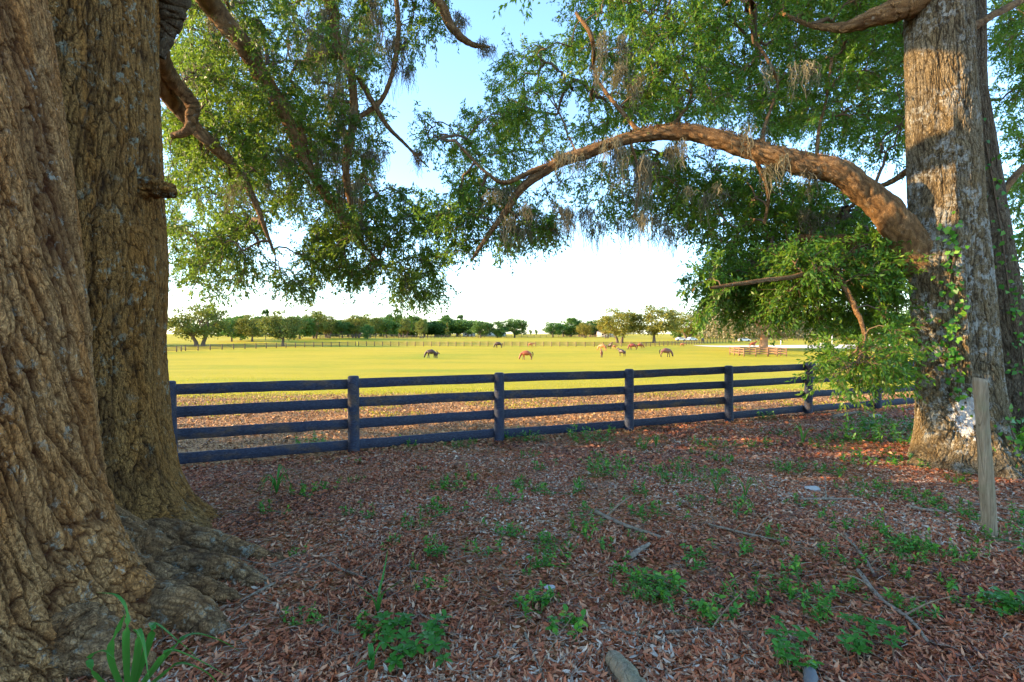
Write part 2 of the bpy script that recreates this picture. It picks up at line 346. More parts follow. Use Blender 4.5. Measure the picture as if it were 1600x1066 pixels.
# ---------------------------------------------------------------- trunks
class Trunk:
    def __init__(s, z, c, r, lobes, flare, seed):
        s.z, s.c, s.r, s.lobes, s.flare, s.seed = z, np.array(c, float), r, lobes, flare, seed
    def radius(s, th, z):
        R = np.interp(z, s.z, s.r)
        f = s.flare[0] * np.exp(-np.maximum(z, -0.2) / s.flare[1])
        r = R + f * (0.75 + 0.9 * (fbm(np.cos(th) * 2.2, np.sin(th) * 2.2, z * 0.3, s.seed, 3) - 0.45) * 2)
        r = r * (1 + 0.16 * (vn(np.cos(th) * 1.6 + 5, np.sin(th) * 1.6 + 5, z * 0.35, s.seed + 9) - 0.5))
        for t0, A, w, z0, z1, k in s.lobes:     # angle, size, width, fades over z0..z1, exponential root height k (0 = ridge)
            d = np.angle(np.exp(1j * (th - t0)))
            g = np.exp(-(d / w) ** 2)
            r = r + A * g * (np.exp(-np.maximum(z, 0) / k) if k else np.clip((z - z0) / 0.5, 0, 1) * np.clip((z1 - z) / 0.5, 0, 1))
        return r
    def centre(s, z): return np.stack([np.interp(z, s.z, s.c[:, 0]), np.interp(z, s.z, s.c[:, 1])], -1)
    def point(s, th, z):
        th = np.asarray(th, float); z = np.asarray(z, float) + 0 * th
        r = s.radius(th, z); c = s.centre(z)
        return np.stack([c[..., 0] + r * np.cos(th), c[..., 1] + r * np.sin(th), z], -1)
    def mesh(s, name, mat, parent, nu, nv, amp, origin, freq=7.0, ztop=None, twist=0.0):
        z0, z1 = -0.15, ztop or s.z[-1]
        t = np.linspace(0, 1, nv); z = z0 + (z1 - z0) * (0.35 * t * t + 0.65 * t)
        th = np.linspace(0, 2 * PI, nu, endpoint=False)
        TH, Z = np.meshgrid(th, z); r = s.radius(TH, Z); c = s.centre(Z)
        x, y = r * np.cos(TH), r * np.sin(TH)
        tw = TH + twist * Z; xt, yt = r * np.cos(tw), r * np.sin(tw)
        wx = (fbm(xt * 2, yt * 2, Z * 1.5, s.seed + 1, 3) - 0.45) * 0.22; wf = (fbm(xt * 16, yt * 16, Z * 9, s.seed + 7, 3) - .45) * .045
        g1 = np.clip(np.abs(vn((xt + wx) * freq * .8, (yt - wx) * freq * .8, (Z + wx * .6) * freq * .07, s.seed + 2) - 0.5) * 8 + wf * 4, 0, 1) ** .6
        wd = .12 + .3 * np.clip(fbm(xt * 3, yt * 3, Z * 1.5, s.seed + 8, 2) - .3, 0, 1)
        g2 = np.clip(worley((xt + wx + wf) * freq * 2.0, (yt - wx + wf) * freq * 2.0, (Z + wf * 2.5) * freq * .27, s.seed + 3) / wd, 0, 1)
        a3 = vn(xt * freq * 5, yt * freq * 5, Z * freq * 2.5, s.seed + 6); a4 = vn(xt * freq * 1.6, yt * freq * 1.6, Z * freq * .4, s.seed + 5)
        ridge = g1 * .40 + g2 ** .6 * .50 + (a3 - .5) * .2 + (a4 - .5) * .22
        s.h = np.clip((.25 + .75 * g1) * (.12 + .88 * g2 ** .8), 0, 1)
        r2 = r + amp * (ridge - 0.6)
        V = np.stack([c[..., 0] + r2 * np.cos(TH), c[..., 1] + r2 * np.sin(TH), Z], -1) - np.array(origin)
        j, i = np.meshgrid(np.arange(nv - 1), np.arange(nu), indexing='ij')
        F = np.stack([j * nu + i, j * nu + (i + 1) % nu, (j + 1) * nu + (i + 1) % nu, (j + 1) * nu + i], -1).reshape(-1, 4)
        return mesh_np(name, V.reshape(-1, 3), F, mat, parent, smooth=True, ridge=s.h)

def limb_tube(ctrl, n=60, sides=18, seed=0, rough=0.12):
    """ctrl: rows (x,y,z,r) in world space -> verts, quads, node points, radii"""
    C = spline(ctrl, n); P, R = C[:, :3].copy(), np.maximum(C[:, 3], 0.004)
    P += (np.stack([fbm(np.linspace(0, 22, n), k * 9.1, 0, seed, 2) for k in range(3)], -1) - 0.38) * R[:, None] * 0.5
    V, F = tubes(P[None], R[None], sides)
    V = V.reshape(n, sides, 3); d = V - P[:, None]
    th = np.linspace(0, 2 * PI, sides, endpoint=False)[None, :]; ln_ = np.concatenate([[0], np.cumsum(np.linalg.norm(np.diff(P, axis=0), axis=1))])[:, None]; rr = R[:, None]
    cx, cy, lz = np.cos(th) * rr, np.sin(th) * rr, ln_ + 0 * th; wq = (fbm(cx * 4, cy * 4, lz * 2, seed, 2) - .4) * .3
    h1 = np.clip(np.abs(vn((cx + wq) * 12, (cy - wq) * 12, lz * 3, seed + 3) - .5) * 6, 0, 1) ** .7; h2 = np.clip(worley((cx + wq) * 17, (cy - wq) * 17, lz * 6.5 + wq * 6, seed + 4) / .38, 0, 1) ** .8; h1 = .5 + .5 * h1
    q = V * 7; lum = fbm(q[..., 0], q[..., 1], q[..., 2], seed, 3) - .45
    s = 1 + rough * 1.0 * lum + rough * 1.1 * (h1 * .3 + h2 * .7 - .6) * np.clip(.16 / (rr + .02), .25, 1)
    limb_tube.h = h1 * (.3 + .7 * h2)
    V = P[:, None] + d * s[..., None]
    return V.reshape(-1, 3), F, P, R
def pxl(rows):   # (px, py, depth, width px) -> (x,y,z,r)
    return np.array([[*at(a, b, d), wpx * d / FPX / 2] for a, b, d, wpx in rows])

def in_poly(P, poly):
    x, y = P[:, 0], P[:, 1]; ins = np.zeros(len(P), bool); n = len(poly)
    for k in range(n):
        x0, y0 = poly[k]; x1, y1 = poly[(k + 1) % n]
        c = ((y0 > y) != (y1 > y)) & (x < (x1 - x0) * (y - y0) / (y1 - y0 + 1e-9) + x0); ins ^= c
    return ins
def sample_poly(poly, n, d0, d1, hole=0.0, hs=0.9, seed=0):
    poly = np.array(poly, float); lo, hi = poly.min(0), poly.max(0); out = []
    while len(out) < n:
        Q = lo + RNG.random((n * 2, 2)) * (hi - lo); Q = Q[in_poly(Q, poly)]
        D = d0 + (d1 - d0) * RNG.random(len(Q)) ** 0.8
        P = np.array([at(q[0], q[1], d) for q, d in zip(Q, D)]) if len(Q) else np.zeros((0, 3))
        if hole > 0 and len(P):
            k = fbm(P[:, 0] * hs, P[:, 1] * hs, P[:, 2] * hs, seed, 2) / 0.75 > hole; P = P[k]
        out.extend(P.tolist())
    return np.array(out[:n])

def grow(nodes, A):
    """connect every attraction point to the branch network; returns polylines (N,5,3), radii (N,5)"""
    NP = len(nodes); pos = np.zeros((NP + len(A) * 4, 3)); pl = np.zeros(len(pos)); own = -np.ones(len(pos), int)
    pos[:NP] = nodes; n = NP
    d0 = np.array([np.min(np.linalg.norm(nodes - a, axis=1)) for a in A]); order = np.argsort(d0)
    P = np.zeros((len(A), 5, 3)); par = -np.ones(len(A), int); parent_t = np.zeros(len(A))
    for q, ai in enumerate(order):
        a = A[ai]; d = np.linalg.norm(pos[:n] - a, axis=1); k = int(np.argmin(d + 0.22 * pl[:n])); s = pos[k]
        L = d[k] + 1e-6; t = np.array([0, .25, .5, .75, 1])[:, None]
        seg = s + (a - s) * t + np.array([0, 0, 1.0]) * (np.sin(t * PI) * 0.16 * L) + RNG.normal(size=(5, 3)) * 0.05 * L * np.sin(t * PI)
        P[q] = seg; par[q] = own[k]
        for r in range(1, 5):
            pos[n] = seg[r]; pl[n] = pl[k] + L * t[r, 0]; own[n] = q; n += 1
    cnt = np.ones(len(A))
    for q in range(len(A) - 1, -1, -1):
        if par[q] >= 0: cnt[par[q]] += cnt[q]
    r0 = 0.0045 * (cnt + 1) ** 0.52; r1 = 0.0035 * np.maximum(cnt, 1) ** 0.42
    R = r0[:, None] + (r1 - r0)[:, None] * np.array([0, .25, .5, .75, 1])[None]
    return P, R
def sprays(P, per=5, nl=22, leaf=(0.055, 0.085), spread=0.28, slen=(0.25, 0.5), droop=0.35, wid=0.36):
    """leafy twiglets round the branchlet ends -> leaf arrays and twig polylines"""
    N = len(P); idx = np.repeat(np.arange(N), per); n = len(idx)
    t = RNG.random(n) * 1.6; seg = np.clip(2.4 + t, 0, 3.999); i0 = seg.astype(int); f = (seg - i0)[:, None]
    o = P[idx, i0] * (1 - f) + P[idx, i0 + 1] * f
    main = nrm(P[idx, 4] - P[idx, 2]); d = nrm(main * 0.8 + rand_dir(n) * 1.0 + np.array([0, 0, -droop * 0.3]))
    L = slen[0] + RNG.random(n) * (slen[1] - slen[0]); o = o + rand_dir(n) * spread * 0.15
    k = np.array([0, .33, .66, 1.0]); TP = o[:, None] + d[:, None] * (L[:, None] * k)[..., None]; TP[..., 2] -= droop * L[:, None] * k ** 2 * 0.6
    TR = 0.0035 * (1 - k * 0.75)[None] * np.ones((n, 1))
    m = n * nl; si = np.repeat(np.arange(n), nl); tt = 0.12 + 0.9 * RNG.random(m)
    base = o[si] + d[si] * (L[si] * tt)[:, None]; base[:, 2] -= droop * L[si] * tt ** 2 * 0.6
    base += RNG.normal(size=(m, 3)) * 0.018
    D = nrm(d[si] * 0.75 + rand_dir(m) * 0.85 + np.array([0, 0, -0.25])); Nn = nrm(rand_dir(m) + np.array([0, 0, 0.9]))
    LL = leaf[0] + RNG.random(m) * (leaf[1] - leaf[0])
    rv = np.clip(RNG.random(n)[si] * 0.55 + RNG.random(m) * 0.5, 0, 1)
    return (base, D, Nn, LL, LL * wid, rv), (TP, TR)

def make_crown(tree, nodes, groups, leafm, origin, name='crown'):
    parts, tw, rv = [], [], []
    A = np.concatenate([g['pts'] for g in groups])
    P, R = grow(nodes, A)
    ends = P[:, 4]
    tw.append(tubes(P, R, 5))
    # which group does each end belong to
    off = 0; look = {}
    gi = np.zeros(len(P), int)
    for k, g in enumerate(groups):
        for a in g['pts']: look[tuple(np.round(a, 5))] = k
    gi = np.array([look.get(tuple(np.round(e, 5)), 0) for e in ends])
    for k, g in enumerate(groups):
        Q = P[gi == k]
        if not len(Q): continue
        lv, tp = sprays(Q, **g.get('sp', {}))
        parts.append(leaf_quads(*lv[:5])); rv.append(lv[5])
        if g.get('twigs', True): tw.append(tubes(tp[0], tp[1], 3))
    V, F = join(parts); mesh_np(name, V - origin, F, leafm, tree, rnd=np.concatenate(rv))
    V, F = join(tw); mesh_np('twigs', V - origin, F, MAT['twig'], tree, smooth=True)

MOSS_SPOTS = []
def moss(p, length, width, n=70, label='', group='spanish moss hanging in the oaks'):
    sc_ = RNG.normal(size=(5, 3)) * np.array([width * .8, width * .8, 0.04]); sl_ = .3 + .9 * RNG.random(5); q_ = RNG.integers(0, 5, n)
    o = sc_[q_] + RNG.normal(size=(n, 3)) * width * .22
    L = length * sl_[q_] * (0.15 + 0.85 * RNG.random(n) ** 1.6)
    K = 9; k = np.linspace(0, 1, K)
    C = np.cumsum(RNG.normal(size=(n, K, 3)) * np.array([0.022, 0.022, 0.0]), axis=1)
    P = sc_[q_][:, None] + (o - sc_[q_])[:, None] * (1 - 0.7 * k)[None, :, None] + C; P[..., 2] -= L[:, None] * k
    wd = 0.006 * (1 - 0.6 * k); a = RNG.random(n) * PI
    S = np.stack([np.cos(a), np.sin(a), 0 * a], -1)[:, None] * wd[None, :, None]
    V = np.stack([P - S, P + S], 2).reshape(-1, 3)
    e, q = np.meshgrid(np.arange(n), np.arange(K - 1), indexing='ij'); b = (e * K + q) * 2
    F = np.stack([b, b + 1, b + 3, b + 2], -1).reshape(-1, 4)
    ob = mesh_np('spanish_moss', V, F, MAT['moss'], rnd=np.repeat(RNG.random(n), K - 1), loc=tuple(p))
    return tag(ob, label, 'moss', group)

def root(ctrl, seed, mat, tree, origin, n=150):
    V, F, P, R = limb_tube(np.array(ctrl, float), n, 64, seed, 0.16)
    mesh_np('root', V - origin, F, mat, tree, smooth=True, ridge=limb_tube.h)

# ---- left oak: two fused stems
OL = np.array([-4.0, 4.0, 0.0])
left = empty('oak_tree', OL, label='massive twin-stemmed oak with deeply furrowed brown bark filling the left edge', cat='tree')
TF = Trunk([-0.2, 0.5, 1.85, 3.8, 7], [(-3.62, 3.0), (-3.62, 3.0), (-3.70, 3.02), (-4.0, 3.1), (-4.6, 3.3)], [0.93, 0.93, 0.92, 0.92, 0.9],
           [(0.15, 0.35, 0.35, 0, 0, 0.35), (-0.75, 0.25, 0.3, 0, 0, 0.3), (-1.5, 0.22, 0.35, 0, 0, 0.25), (-0.3, 0.05, 0.3, 0.4, 6, 0)], (0.42, 0.55), 3)
TB = Trunk([-0.2, 0.5, 1.85, 2.6, 5.0, 8], [(-4.42, 4.9), (-4.42, 4.9), (-4.42, 4.9), (-4.42, 4.9), (-4.40, 4.95), (-4.35, 5.1)], [0.93, 0.93, 0.93, 0.96, 0.80, 0.75],
           [(-0.12, 0.10, 0.22, -1, 2.9, 0), (-0.55, 0.07, 0.16, -1, 3.2, 0), (-0.25, 0.5, 0.3, 0, 0, 0.26), (-0.85, 0.3, 0.3, 0, 0, 0.4), (0.3, 0.3, 0.4, 0, 0, 0.3)], (0.30, 0.5), 17)
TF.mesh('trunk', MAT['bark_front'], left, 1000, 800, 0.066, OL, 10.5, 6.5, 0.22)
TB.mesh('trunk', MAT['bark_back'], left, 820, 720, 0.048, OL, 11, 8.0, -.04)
for ctrl, sd in (([(-4.1, 4.65, 0.22, .24), (-3.3, 4.45, 0.12, .19), (-2.6, 4.32, 0.06, .13), (-2.2, 4.25, 0.0, .09), (-1.85, 4.22, -0.06, .05)], 1),
                 ([(-3.4, 4.1, 0.30, .23), (-2.75, 4.0, 0.06, .15), (-2.25, 3.9, 0.04, .11), (-1.78, 3.80, -0.06, .05)], 2),
                 ([(-3.3, 3.4, 0.36, .26), (-2.6, 3.38, 0.10, .17), (-2.1, 3.30, 0.03, .13), (-1.75, 3.12, -0.07, .06)], 3),
                 ([(-3.3, 3.75, 0.34, .23), (-2.7, 3.68, 0.08, .14), (-2.2, 3.6, 0.03, .10), (-1.9, 3.58, -0.06, .05)], 4),
                 ([(-3.2, 3.0, 0.30, .25), (-2.6, 2.95, 0.12, .20), (-2.2, 2.85, 0.0, .13), (-1.95, 2.78, -0.08, .06)], 5)):
    root(ctrl, sd, MAT['bark_root'], left, OL)
# knot on the back stem
V, F, _, _ = limb_tube(np.array([(-3.85, 5.0, 3.27, .12), (-3.52, 4.93, 3.26, .10), (-3.33, 4.88, 3.23, .075), (-3.22, 4.86, 3.19, .055), (-3.19, 4.85, 3.18, .004)]), 60, 40, 8, 0.5)
mesh_np('knot', V - OL, F, MAT['bark_back'], left, smooth=True, ridge=limb_tube.h)
limbsL = [pxl(r) for r in (
    [(150, -330, 5.00, 190), (235, -150, 5.30, 95), (262, -20, 5.50, 62), (262, 40, 5.60, 30), (252, 90, 5.60, 10)],
    [(120, -420, 5.00, 140), (250, -170, 6.30, 60), (325, 0, 7.95, 34), (372, 60, 8.25, 28), (405, 110, 8.45, 25), (440, 170, 8.65, 20), (470, 240, 8.85, 15), (515, 310, 9.05, 11), (560, 362, 9.25, 6)],
    [(150, -100, 5.95, 50), (235, 60, 7.00, 34), (270, 125, 7.70, 22), (300, 165, 7.85, 20), (292, 205, 7.85, 14), (268, 212, 7.85, 9)],
    [(200, 60, 7.00, 34), (280, 170, 8.15, 22), (330, 225, 8.35, 18), (375, 270, 8.55, 13), (400, 320, 8.65, 9), (428, 395, 8.75, 4)],
    [(200, -420, 5.95, 90), (430, -180, 8.25, 40), (513, 0, 8.95, 18), (525, 60, 9.05, 16), (548, 110, 9.15, 13), (552, 190, 9.25, 12), (540, 270, 9.25, 12), (560, 365, 9.35, 5)],
    [(470, 190, 8.95, 10), (480, 250, 9.05, 12), (500, 292, 9.05, 11), (530, 335, 9.15, 10), (560, 372, 9.25, 6), (600, 420, 9.35, 4)],
    [(350, -420, 5.95, 70), (560, -160, 7.95, 30), (680, -5, 8.95, 17), (708, 45, 9.15, 13), (735, 68, 9.25, 9), (765, 74, 9.35, 4)],
    [(560, 120, 9.15, 9), (600, 190, 9.25, 7), (630, 222, 9.35, 5), (652, 245, 9.35, 3.5), (670, 262, 9.45, 2)],
    [(552, 190, 9.25, 8), (600, 150, 9.25, 7), (622, 60, 9.15, 7), (615, -40, 9.05, 8)])]
nodesL = []
for q, c in enumerate(limbsL):
    V, F, P, R = limb_tube(c, 90, 18, 30 + q, 0.18)
    mesh_np('limb', V - OL, F, MAT['bark_limb'] if q else MAT['bark_dark'], left, smooth=True, ridge=limb_tube.h); nodesL.append(P[8:-1])
nodesL = np.concatenate(nodesL)
spn = dict(per=6, nl=24)
gl = [dict(pts=sample_poly([(262, -160), (600, -160), (590, 60), (595, 240), (560, 330), (470, 330), (425, 340), (420, 350), (330, 420), (262, 420)], 900, 8.8, 13, 0.36, 0.8, 1), sp=spn),
      dict(pts=sample_poly([(262, -60), (600, -60), (585, 60), (590, 240), (560, 320), (470, 320), (330, 400), (262, 400)], 120, 7.9, 8.9, 0.45, 0.8, 7), sp=spn),
      dict(pts=sample_poly([(262, 60), (560, 60), (590, 240), (560, 300), (262, 330)], 200, 10, 14, 0.3, 0.8, 2), sp=spn),
      dict(pts=sample_poly([(590, -120), (690, -120), (690, 40), (665, 85), (600, 60)], 60, 8.8, 10.2), sp=spn),
      dict(pts=sample_poly([(282, 390), (330, 350), (400, 350), (425, 410), (395, 440), (345, 460), (290, 452)], 48, 8.4, 10), sp=spn),
      dict(pts=sample_poly([(418, 435), (470, 395), (520, 400), (500, 458), (440, 455)], 26, 8.5, 10), sp=spn),
      dict(pts=sample_poly([(480, 340), (600, 290), (660, 310), (695, 400), (690, 462), (625, 474), (590, 435), (540, 435), (490, 395)], 200, 8.5, 11, 0.3, 0.9, 4), sp=spn),
      dict(pts=np.array([(-5 + RNG.normal() * 4.5, 5 + RNG.normal() * 4, 9.5 + RNG.random() * 5) for _ in range(22)]), sp=dict(per=6, nl=16, leaf=(0.12, 0.2), slen=(0.5, 1.0)), twigs=False)]
make_crown(left, nodesL, gl, MAT['leaf_left'], OL)
ML = 'long grey-tan spanish moss clump hanging from the limbs of the left oak'
for (px, py, d, L, wd) in ((540, 60, 8.3, 1.3, .22), (555, 190, 8.4, 1.7, .2), (545, 290, 8.5, 1.0, .22), (500, 240, 8.2, .9, .2), (475, 60, 8, .9, .22), (400, 70, 7.7, .7, .2),
                           (350, 20, 7.3, .8, .2), (390, 285, 7.8, .6, .15), (440, 150, 7.9, .8, .18), (520, 130, 8.3, 1.1, .18), (580, 240, 8.5, .8, .14), (620, 60, 8.4, 1.0, .1), (632, 100, 8.5, .5, .1),
                           (710, 30, 8.4, .45, .14), (752, 70, 8.5, .3, .16), (500, 20, 8.1, .9, .2), (330, 110, 7.4, .6, .2), (560, 350, 8.5, .5, .15), (652, 240, 8.6, .35, .1), (580, 0, 8.4, 1.2, .15), (460, 250, 8.1, .7, .16)):
    moss(at(px, py, d + .9), L, wd * 1.1, 190, ML)

# ---- right oak
OR = np.array([6.28, 7.2, 0.0])
right = empty('oak_tree', OR, label='tall oak at right with lichen-spotted trunk and one long limb arching left over the fence', cat='tree')
TR = Trunk([-0.2, 0.6, 1.85, 3.8, 6.5, 9], [(6.40, 7.2), (6.34, 7.2), (6.22, 7.2), (6.06, 7.2), (5.93, 7.2), (5.85, 7.2)], [0.50, 0.47, 0.46, 0.42, 0.375, 0.36],
           [(-2.9, 0.42, 0.22, 0, 0, 0.30), (-1.75, 0.20, 0.25, 0, 0, 0.3), (-2.35, 0.20, 0.2, 0, 0, 0.35), (-1.2, 0.25, 0.3, 0, 0, 0.35), (0.2, 0.3, 0.3, 0, 0, 0.3), (-2.05, 0.06, 0.1, -1, 5, 0), (-2.85, 0.13, 0.5, 1.7, 3.4, 0)], (0.22, 0.6), 41)
TS = Trunk([-0.2, 0.6, 1.85, 3.8, 5.5, 9], [(7.62, 7.75), (7.52, 7.75), (7.33, 7.75), (7.04, 7.75), (6.82, 7.75), (6.8, 7.8)], [0.46, 0.42, 0.38, 0.33, 0.26, 0.2],
           [(-1.3, 0.3, 0.3, 0, 0, 0.3), (-0.3, 0.25, 0.3, 0, 0, 0.3)], (0.25, 0.6), 57)
TR.mesh('trunk', MAT['bark_right'], right, 560, 700, 0.042, OR, 13, 8.5)
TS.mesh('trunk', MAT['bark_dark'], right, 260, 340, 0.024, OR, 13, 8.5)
limbsR = [pxl(r) for r in (
    [(1530, 540, 7.3, 44), (1476, 458, 7.25, 62), (1426, 386, 7.15, 53), (1380, 322, 7.1, 43), (1320, 275, 7.1, 37), (1250, 256, 7.2, 34), (1180, 237, 7.3, 30), (1110, 213, 7.4, 26), (1045, 208, 7.5, 23), (985, 216, 7.6, 18), (920, 238, 7.7, 18), (870, 256, 7.8, 16), (822, 288, 7.9, 13), (790, 330, 8, 10), (760, 372, 8, 7), (738, 405, 8, 4)],
    [(1460, 440, 7.2, 40), (1410, 405, 7.5, 34), (1350, 380, 7.8, 26), (1300, 378, 8.0, 19), (1255, 372, 8.2, 12), (1200, 390, 8.4, 6)],
    [(1460, -20, 7.1, 50), (1425, 0, 7.1, 46), (1380, 22, 7.2, 30), (1325, 42, 7.5, 17), (1270, 40, 7.9, 8), (1220, 20, 8.4, 5)],
    [(1195, 240, 7.3, 8), (1193, 205, 7.4, 5), (1208, 160, 7.8, 4.5), (1215, 130, 8.2, 4), (1200, 95, 7.9, 5), (1180, 60, 8.2, 4), (1170, 0, 8.6, 3)],
    [(1005, 214, 7.6, 8), (985, 190, 7.8, 7), (955, 155, 8.1, 6), (930, 115, 8.5, 5), (925, 60, 8, 7), (900, 20, 8.2, 5)],
    [(870, 256, 7.8, 9), (835, 266, 7.8, 8), (790, 285, 7.9, 7), (760, 270, 8, 5), (720, 230, 8.2, 4)],
    [(1275, 258, 7.2, 6), (1280, 200, 7.6, 4.5), (1290, 160, 8.0, 4), (1300, 90, 7.9, 5)],
    [(1440, 250, 7.4, 12), (1400, 280, 7.8, 9), (1360, 300, 8.2, 7), (1320, 330, 8.6, 5)],
    [(1490, 60, 7.3, 18), (1560, 20, 7.6, 11), (1640, -10, 8.2, 14), (1760, 30, 9, 8)],
    [(1545, 330, 7.7, 12), (1600, 262, 7.9, 9), (1660, 240, 8.3, 7), (1750, 200, 9, 4)],
    [(1350, 380, 7.8, 12), (1310, 410, 7.4, 9), (1250, 430, 7.0, 8), (1180, 440, 6.8, 7), (1110, 450, 6.7, 5)],
    [(1300, 410, 7.3, 8), (1330, 470, 6.9, 8), (1350, 520, 6.6, 6), (1340, 570, 6.4, 4)],
    [(1040, 210, 7.5, 6), (1080, 150, 8.3, 4.5), (1060, 90, 8.8, 4), (1040, 20, 8.6, 5)],
    [(1180, 245, 7.3, 7), (1200, 300, 7.5, 6), (1195, 350, 7.7, 4)], [(985, 222, 7.6, 5), (1000, 280, 7.7, 4), (990, 340, 7.8, 3)])]
nodesR = []
for q, c in enumerate(limbsR):
    V, F, P, R = limb_tube(c, 260 if q == 0 else 70, 40 if q < 3 else 10, 60 + q, 0.20)
    mesh_np('limb', V - OR, F, MAT['bark_limb'], right, smooth=True, ridge=limb_tube.h); nodesR.append(P[(36 if q == 0 else 12) if q < 3 else 3:-1:3 if q == 0 else 1])
nodesR = np.concatenate(nodesR)
spr = dict(per=6, nl=24)
gr_ = [dict(pts=sample_poly([(890, -150), (1430, -150), (1430, 240), (1330, 240), (1200, 205), (1080, 185), (1000, 190), (930, 210), (860, 240), (790, 270), (740, 330), (700, 300), (700, 240), (650, 215), (650, 180), (700, 190), (770, 175), (765, 120), (790, 75), (890, 60)], 980, 8.0, 12.5, 0.36, 0.8, 21), sp=spr),
       dict(pts=sample_poly([(1100, -100), (1440, -100), (1440, 230), (1200, 190), (1100, 150)], 330, 9, 13, 0.3, 0.8, 22), sp=spr),
       dict(pts=sample_poly([(650, 320), (700, 300), (790, 270), (830, 330), (870, 350), (830, 385), (760, 385), (710, 400)], 90, 7.9, 9.8, 0.25, 0.9, 23), sp=spr),
       dict(pts=sample_poly([(830, 300), (930, 250), (1010, 230), (1090, 250), (1080, 330), (1010, 345), (940, 345), (880, 365), (830, 380)], 80, 7.9, 10.5, 0.42, 0.9, 24), sp=spr),
       dict(pts=sample_poly([(1040, 260), (1200, 260), (1330, 300), (1400, 400), (1400, 450), (1120, 460), (1100, 370), (1050, 345)], 500, 8.0, 11.5, 0.34, 0.9, 25), sp=spr),
       dict(pts=sample_poly([(1068, 445), (1110, 415), (1200, 390), (1400, 380), (1410, 500), (1300, 505), (1180, 495), (1085, 495)], 270, 6.8, 9.8, 0.34, 0.9, 26), sp=dict(per=6, nl=24, leaf=(0.06, 0.09))),
       dict(pts=sample_poly([(1285, 575), (1300, 545), (1340, 525), (1410, 505), (1410, 575), (1370, 588), (1300, 600)], 42, 6.1, 7.4), sp=dict(per=6, nl=20, leaf=(0.06, 0.09))),
       dict(pts=sample_poly([(1545, -100), (1720, -100), (1720, 520), (1600, 520), (1575, 300)], 460, 8.4, 12, 0.25, 0.8, 27), sp=spr),
       dict(pts=np.array([(5 + RNG.normal() * 4.5, 9 + RNG.normal() * 3, 9.5 + RNG.random() * 4) for _ in range(22)]), sp=dict(per=6, nl=16, leaf=(0.12, 0.2), slen=(0.5, 1.0)), twigs=False)]
gr_.append(dict(pts=sample_poly([(890, -150), (1430, -150), (1430, 200), (1200, 180), (1080, 160), (960, 180), (800, 240), (780, 90), (890, 60)], 150, 7.5, 8.2, 0.5, 0.8, 31), sp=spr))
make_crown(right, nodesR, gr_, MAT['leaf_right'], OR)
MR = 'grey-tan spanish moss clump hanging from the arching limb or upper twigs of the right oak'
for (px, py, d, L, wd) in ((962, 60, 7.9, .9, .16), (968, 110, 7.9, .6, .12), (1130, 205, 7.4, .5, .25), (800, 350, 8, .6, .2), (830, 330, 8, .5, .16), (905, 240, 7.7, .6, .12), (960, 230, 7.6, .8, .14),
                           (1010, 340, 7.8, .5, .2), (880, 330, 7.9, .5, .14), (1050, 230, 7.5, .5, .12), (1200, 260, 7.3, .4, .16), (1270, 270, 7.2, .35, .12), (1000, 130, 7.9, .6, .12), (1290, 330, 7.9, .5, .2), (1110, 300, 7.6, .5, .14),
                           (910, 330, 7.9, .55, .1), (770, 300, 8, .4, .12), (1060, 100, 8.3, .6, .14), (1240, 110, 7.6, .5, .16), (1000, 250, 7.6, 1.0, .12), (935, 350, 8.3, .5, .2), (985, 345, 8.4, .45, .2), (1040, 355, 8.4, .5, .18), (860, 355, 8.4, .4, .16)):
    moss(at(px, py, d), L * 1.1, wd * 1.15, 170, MR)

# ---- dry resurrection fern along the top of the arching limb
def limb_fern(c, t0, t1, n, label):
    C = spline(c, 200); i = (200 * (t0 + (t1 - t0) * RNG.random(n))).astype(int).clip(0, 198); a = RNG.normal(size=n) * .55
    T = nrm(C[i + 1, :3] - C[i, :3]); S = nrm(np.cross(T, [0, 0, 1.0])); U = np.cross(S, T); o = S * np.sin(a)[:, None] + U * np.cos(a)[:, None]
    B = C[i, :3] + o * (C[i, 3] * .95)[:, None]; L = .025 + .05 * RNG.random(n) ** 2
    V, F = leaf_quads(B, nrm(o * .8 + rand_dir(n) * .9), rand_dir(n), L, L * .28); b0 = C[i[0], :3]
    tag(mesh_np('dry_fern', V - b0, F, MAT['fern'], rnd=RNG.random(n), loc=tuple(b0)), label, 'fern', 'dry ferns growing on the arching limb')
MAT['fern'] = leafmat('curled_brown_fern', [(0, (0.06, 0.03, 0.015)), (.7, (0.17, 0.09, 0.04)), (1, (0.10, 0.13, 0.03))], (0.3, 0.15, 0.04), .2, .9)
limb_fern(limbsR[0], .50, .60, 900, 'thick brown dry fern crusting the limb where a twig rises'); limb_fern(limbsR[0], .28, .46, 700, 'brown dry fern along the shoulder of the arching limb'); limb_fern(limbsR[0], .63, .80, 350, 'sparse brown fern on the outer arching limb')

